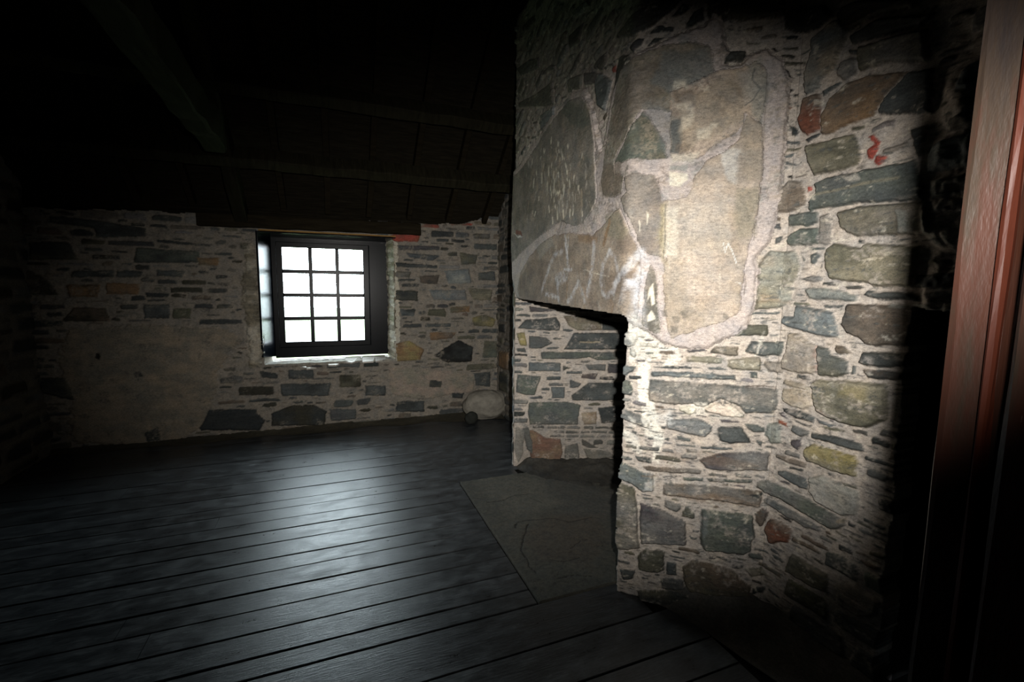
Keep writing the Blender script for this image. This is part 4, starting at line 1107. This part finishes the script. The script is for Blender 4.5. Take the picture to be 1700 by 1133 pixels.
SLP = .80; ZE = 2.36
def roofz(y): return ZE+SLP*(5.2-y)      # underside of the roof boards
YR = 2.4; ZR = roofz(YR)
nb = 0; V, Q, Cc = [], [], []
y = 5.66; st = .17
rb = np.random.default_rng(9)
while y > YR:
    y2 = max(y-st*(5.75 and 1), YR); o = len(V); dz = rb.uniform(0, .006)
    for x in (-2.6, 2.6):
        for (yy, off) in ((y-.003, 0), (y2+.003, 0), (y2+.003, .02), (y-.003, .02)): V.append((x, yy, roofz(yy)+dz+off))
    Q += [(o, o+1, o+5, o+4), (o+1, o+2, o+6, o+5), (o+2, o+3, o+7, o+6), (o+3, o, o+4, o+7)]
    y = y2
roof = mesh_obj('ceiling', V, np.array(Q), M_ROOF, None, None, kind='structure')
V = [(-2.6, 5.7, roofz(5.7)+.03), (2.6, 5.7, roofz(5.7)+.03), (2.6, YR, ZR+.03), (-2.6, YR, ZR+.03), (2.6, -1.9, ZR+.03-SLP*(YR+1.9)*.4), (-2.6, -1.9, ZR+.03-SLP*(YR+1.9)*.4)]
V += [(a, b, c+.06) for a, b, c in V]
mesh_obj('roof_deck', V, [(3,2,1,0), (5,4,2,3), (6,7,8,9), (9,8,10,11), (0,1,7,6), (4,5,11,10), (1,2,8,7), (2,4,10,8), (0,6,9,3), (3,9,11,5)], M_VOID, roof)
cap = []
box((-2.55, 5.62, 2.02), (1.95, 5.7, 2.45), 'eaves_board', M_VOID, roof)
SD = np.array([0, -1, SLP]); SD = SD/np.linalg.norm(SD)
# rafters on the far slope
RX = [-2.1, -1.62, -1.2, -.43, -.015, .39, .81, 1.25, 1.68]
RL = ['dark roof rafter farthest left, near the left wall', 'dark rafter second from the left wall', 'dark rafter just left of the roof truss', 'dark rafter meeting the lintel above the left end of the window',
      'dark rafter meeting the wall above the middle of the window', 'dark rafter meeting the lintel above the right part of the window', 'dark rafter over the right end of the window lintel', 'dark rafter between lintel end and chimney breast', 'dark rafter farthest right, nearest the chimney breast']
for k, (x, lab) in enumerate(zip(RX, RL)):
    yb = 5.22; rz = roofz(yb)-.045
    p0 = np.array([x, yb, rz]); tt = (yb-(YR+.05 if x < 1.6 else 3.66))/(-SD[1])
    beam('rafter', p0, p0+SD*tt, .055, .085, M_LINT, up=(0, SLP, 1), seg=10, seed=k, label=lab, cat='rafter', group='rafters of the far roof slope')
# purlins under the rafters: intersect the sight lines with the rafter undersides
def hitroof(px, py, drop):
    d = ray(px, py); # z = ZE-drop+SLP*(5.2-y)
    t = (ZE-drop+SLP*5.2-HC)/(d[2]+SLP*d[1]); return CAM+d*t
PUR = []
for (xa, ya, xb, yb, lab) in ((400, 270, 848, 300, 'lower of the two dark purlins crossing the roof above the window'), (400, 146, 850, 203, 'upper of the two dark purlins crossing the roof')):
    a = hitroof(xa, ya, .22); b = hitroof(xb, yb, .22); m = (a+b)/2
    PUR.append(m)
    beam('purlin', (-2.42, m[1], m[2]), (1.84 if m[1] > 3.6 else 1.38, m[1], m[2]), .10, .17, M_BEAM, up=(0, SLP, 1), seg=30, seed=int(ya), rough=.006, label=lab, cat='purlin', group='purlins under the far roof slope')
# truss
TX = -.80
truss = empty('roof_truss', (TX, 5.15, 2.3), label='pale dusty timber truss with tie beam running overhead left of the window', cat='roof truss')
j = hitroof(352, 225, .26); jy = j[1]; jz = j[2]
p0 = np.array([TX, 5.16, roofz(5.16)-.20]); tt = (5.16-2.5)/(-SD[1])
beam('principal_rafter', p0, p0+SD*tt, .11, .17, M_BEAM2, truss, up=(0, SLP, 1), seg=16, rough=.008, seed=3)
tj = onz(350, 222, jz) if False else None
# height of the tie: where the sight line through the joint meets the truss plane
d = ray(352, 225); t = TX/d[0]; J = CAM+d*t
beam('tie_beam', (TX, J[1]+.12, J[2]+.02), (TX, .25, J[2]+.10), .15, .22, M_BEAM2, truss, seg=24, rough=.012, seed=4)
V = []; Fc = []
g = np.random.default_rng(4)
for k in range(14):
    a = J+g.uniform(-1, 1, 3)*(.09, .05, .07); b = J+g.uniform(-1, 1, 3)*(.09, .05, .07); a[1] -= .10; b[1] -= .10
    o = len(V); q = np.array([0, .004, .006]); V += [a-q, b-q, b+q, a+q]; Fc.append((o, o+1, o+2, o+3))
mesh_obj('cobweb', V, Fc, M_WEB, truss)

# ============================================================ ROCKS IN THE CORNER
def rock(name, c, r, mat, seed, label, cat, n=40, parent=None, amp=.12):
    V = []; Q = []
    for i in range(n+1):
        th = math.pi*i/n
        for k in range(2*n):
            ph = math.pi*k/n
            d = np.array([math.sin(th)*math.cos(ph), math.sin(th)*math.sin(ph), math.cos(th)])
            f = 1+amp*float(fbm(np.array(d[0]*1.7+d[2]*.9+seed), np.array(d[1]*1.7-d[2]*1.3), 110+seed, 4))
            V.append(np.array(c)+d*np.array(r)*f)
    m = 2*n
    V = np.array(V); V[:, 2] = np.maximum(V[:, 2], .002)
    Q = np.array([(i*m+k, (i+1)*m+k, (i+1)*m+(k+1) % m, i*m+(k+1) % m) for i in range(n) for k in range(m)])
    return mesh_obj(name, V, Q, mat, None, None, True, label=label, cat=cat)
pb = ony(806, 684, 5.06)
rock('boulder', (pb[0]-.02, 5.0, .165), (.27, .17, .175), M_BOULD, 3, 'pale rounded boulder on the floor at the foot of the far wall, right corner', 'boulder')
pc = ony(781, 697, 4.95)
rock('cobble', (pc[0]-.03, 4.80, .075), (.075, .05, .075), M_DROCK, 5, 'small dark round stone in front of the pale boulder', 'stone', 24)

# ============================================================ DOOR FRAME (near right)
door = empty('door_1', (.6, .15, 0), kind='structure')
def extr(name, prof, z0, z1, mat, parent, nz=60, wob=.0012, seed=0, bv=.003):
    g = np.random.default_rng(seed); V = []; n = len(prof)
    for i in range(nz+1):
        z = z0+(z1-z0)*i/nz
        for k, (x, y) in enumerate(prof):
            V.append((x+wob*float(vn(np.array(z*9), np.array(k*3.+seed), 120)), y+wob*float(vn(np.array(z*9), np.array(k*3.+seed+40), 121)), z))
    Fc = [tuple(range(n))[::-1], tuple(nz*n+q for q in range(n))]
    for i in range(nz):
        for q in range(n): Fc.append((i*n+q, i*n+(q+1) % n, (i+1)*n+(q+1) % n, (i+1)*n+q))
    o = mesh_obj(name, V, Fc, mat, parent)
    return o
extr('door_jamb', [(.559,.252),(.562,.2235),(.5655,.219),(.573,.219),(.66,.219),(.66,.258),(.565,.258),(.560,.256)], -.0, 2.15, M_RED, door, seed=1)
M_BEAD = plain('orange_red_paint_edge', (30, 11, 6), .45, .03, .3, 30, (1, 1, .2))
extr('bead', [(.5555,.226),(.5545,.2235),(.5555,.221),(.560,.2195),(.566,.2195),(.566,.226)], 0, 2.15, M_BEAD, door, seed=5)
extr('door_stop', [(.552,.2075),(.549,.203),(.549,.10),(.66,.10),(.66,.216),(.575,.2165),(.575,.209)], -.0, 2.15, M_RED, door, seed=2)
#extr('architrave', [(.575,.262),(.565,.272),(.575,.282),(.66,.284),(.66,.256),(.575,.256)], 0, 2.15, M_DARKWOOD, door, seed=3)

# ============================================================ OUTSIDE
g = mesh_obj('ground', [(-30, 6.2, -2.2), (30, 6.2, -2.2), (30, 60, -.8), (-30, 60, -.8)], [(0, 1, 2, 3)], M_GRASS, kind='structure')

# ============================================================ LIGHT
w = bpy.data.worlds.new('World'); SC.world = w; w.use_nodes = True
bg = w.node_tree.nodes['Background']; bg.inputs[0].default_value = (.82, .92, 1.0, 1); bg.inputs[1].default_value = 28.0
def light(name, typ, loc, energy, color=(1, 1, 1), **k):
    l = bpy.data.lights.new(name, typ); l.energy = energy; l.color = color
    for a, b in k.items(): setattr(l, a, b)
    o = bpy.data.objects.new(name, l); o.location = loc; COL.objects.link(o); return o
from mathutils import Matrix, Vector
def aim(o, d, roll_up=UP, sc=(1, 1, 1)):
    z = -Vector(d).normalized(); x = Vector(roll_up).cross(z).normalized(); y = z.cross(x)
    m = Matrix((x, y, z)).transposed().to_4x4(); m.translation = o.location
    o.matrix_world = m @ Matrix.Diagonal((*sc, 1))
LP = CAM+RT*.113+UP*.14+fw*.02
fl_ = light('camera_flash', 'SPOT', LP, 470, (1.0, .955, .90), spot_size=math.radians(107), spot_blend=1.0, shadow_soft_size=.017)
aim(fl_, ray(880, 575), sc=(1, .53, 1))
po = light('window_daylight_portal', 'AREA', (-.08, 5.6, 1.43), 1, shape='RECTANGLE', size=1.0, size_y=1.2)
po.rotation_euler = (math.radians(-90), 0, 0); po.data.cycles.is_portal = True
# weak fill lamp added behind the doorway, no such source is seen
am = light('landing_fill', 'AREA', (-.1, -1.3, 2.3), 1.2, (.85, .93, 1.0), shape='RECTANGLE', size=.9, size_y=.9)
aim(am, (0.15, 1, -.15), roll_up=(0, 0, 1))

# ============================================================ CAMERA
cd = bpy.data.cameras.new('Camera'); cam = bpy.data.objects.new('Camera', cd); COL.objects.link(cam)
cd.sensor_width = 36; cd.lens = 36*F/1700; cd.clip_start = .01; cd.clip_end = 200
m = Matrix(((RT[0], UP[0], -fw[0]), (RT[1], UP[1], -fw[1]), (RT[2], UP[2], -fw[2]))).to_4x4(); m.translation = Vector(CAM)
cam.matrix_world = m; SC.camera = cam
vs = SC.view_settings; vs.view_transform = 'Standard'; vs.look = 'None'; vs.exposure = 0.0; vs.gamma = 1; vs.use_curve_mapping = False
SC.cycles.max_bounces = 6; SC.cycles.sample_clamp_indirect = 4
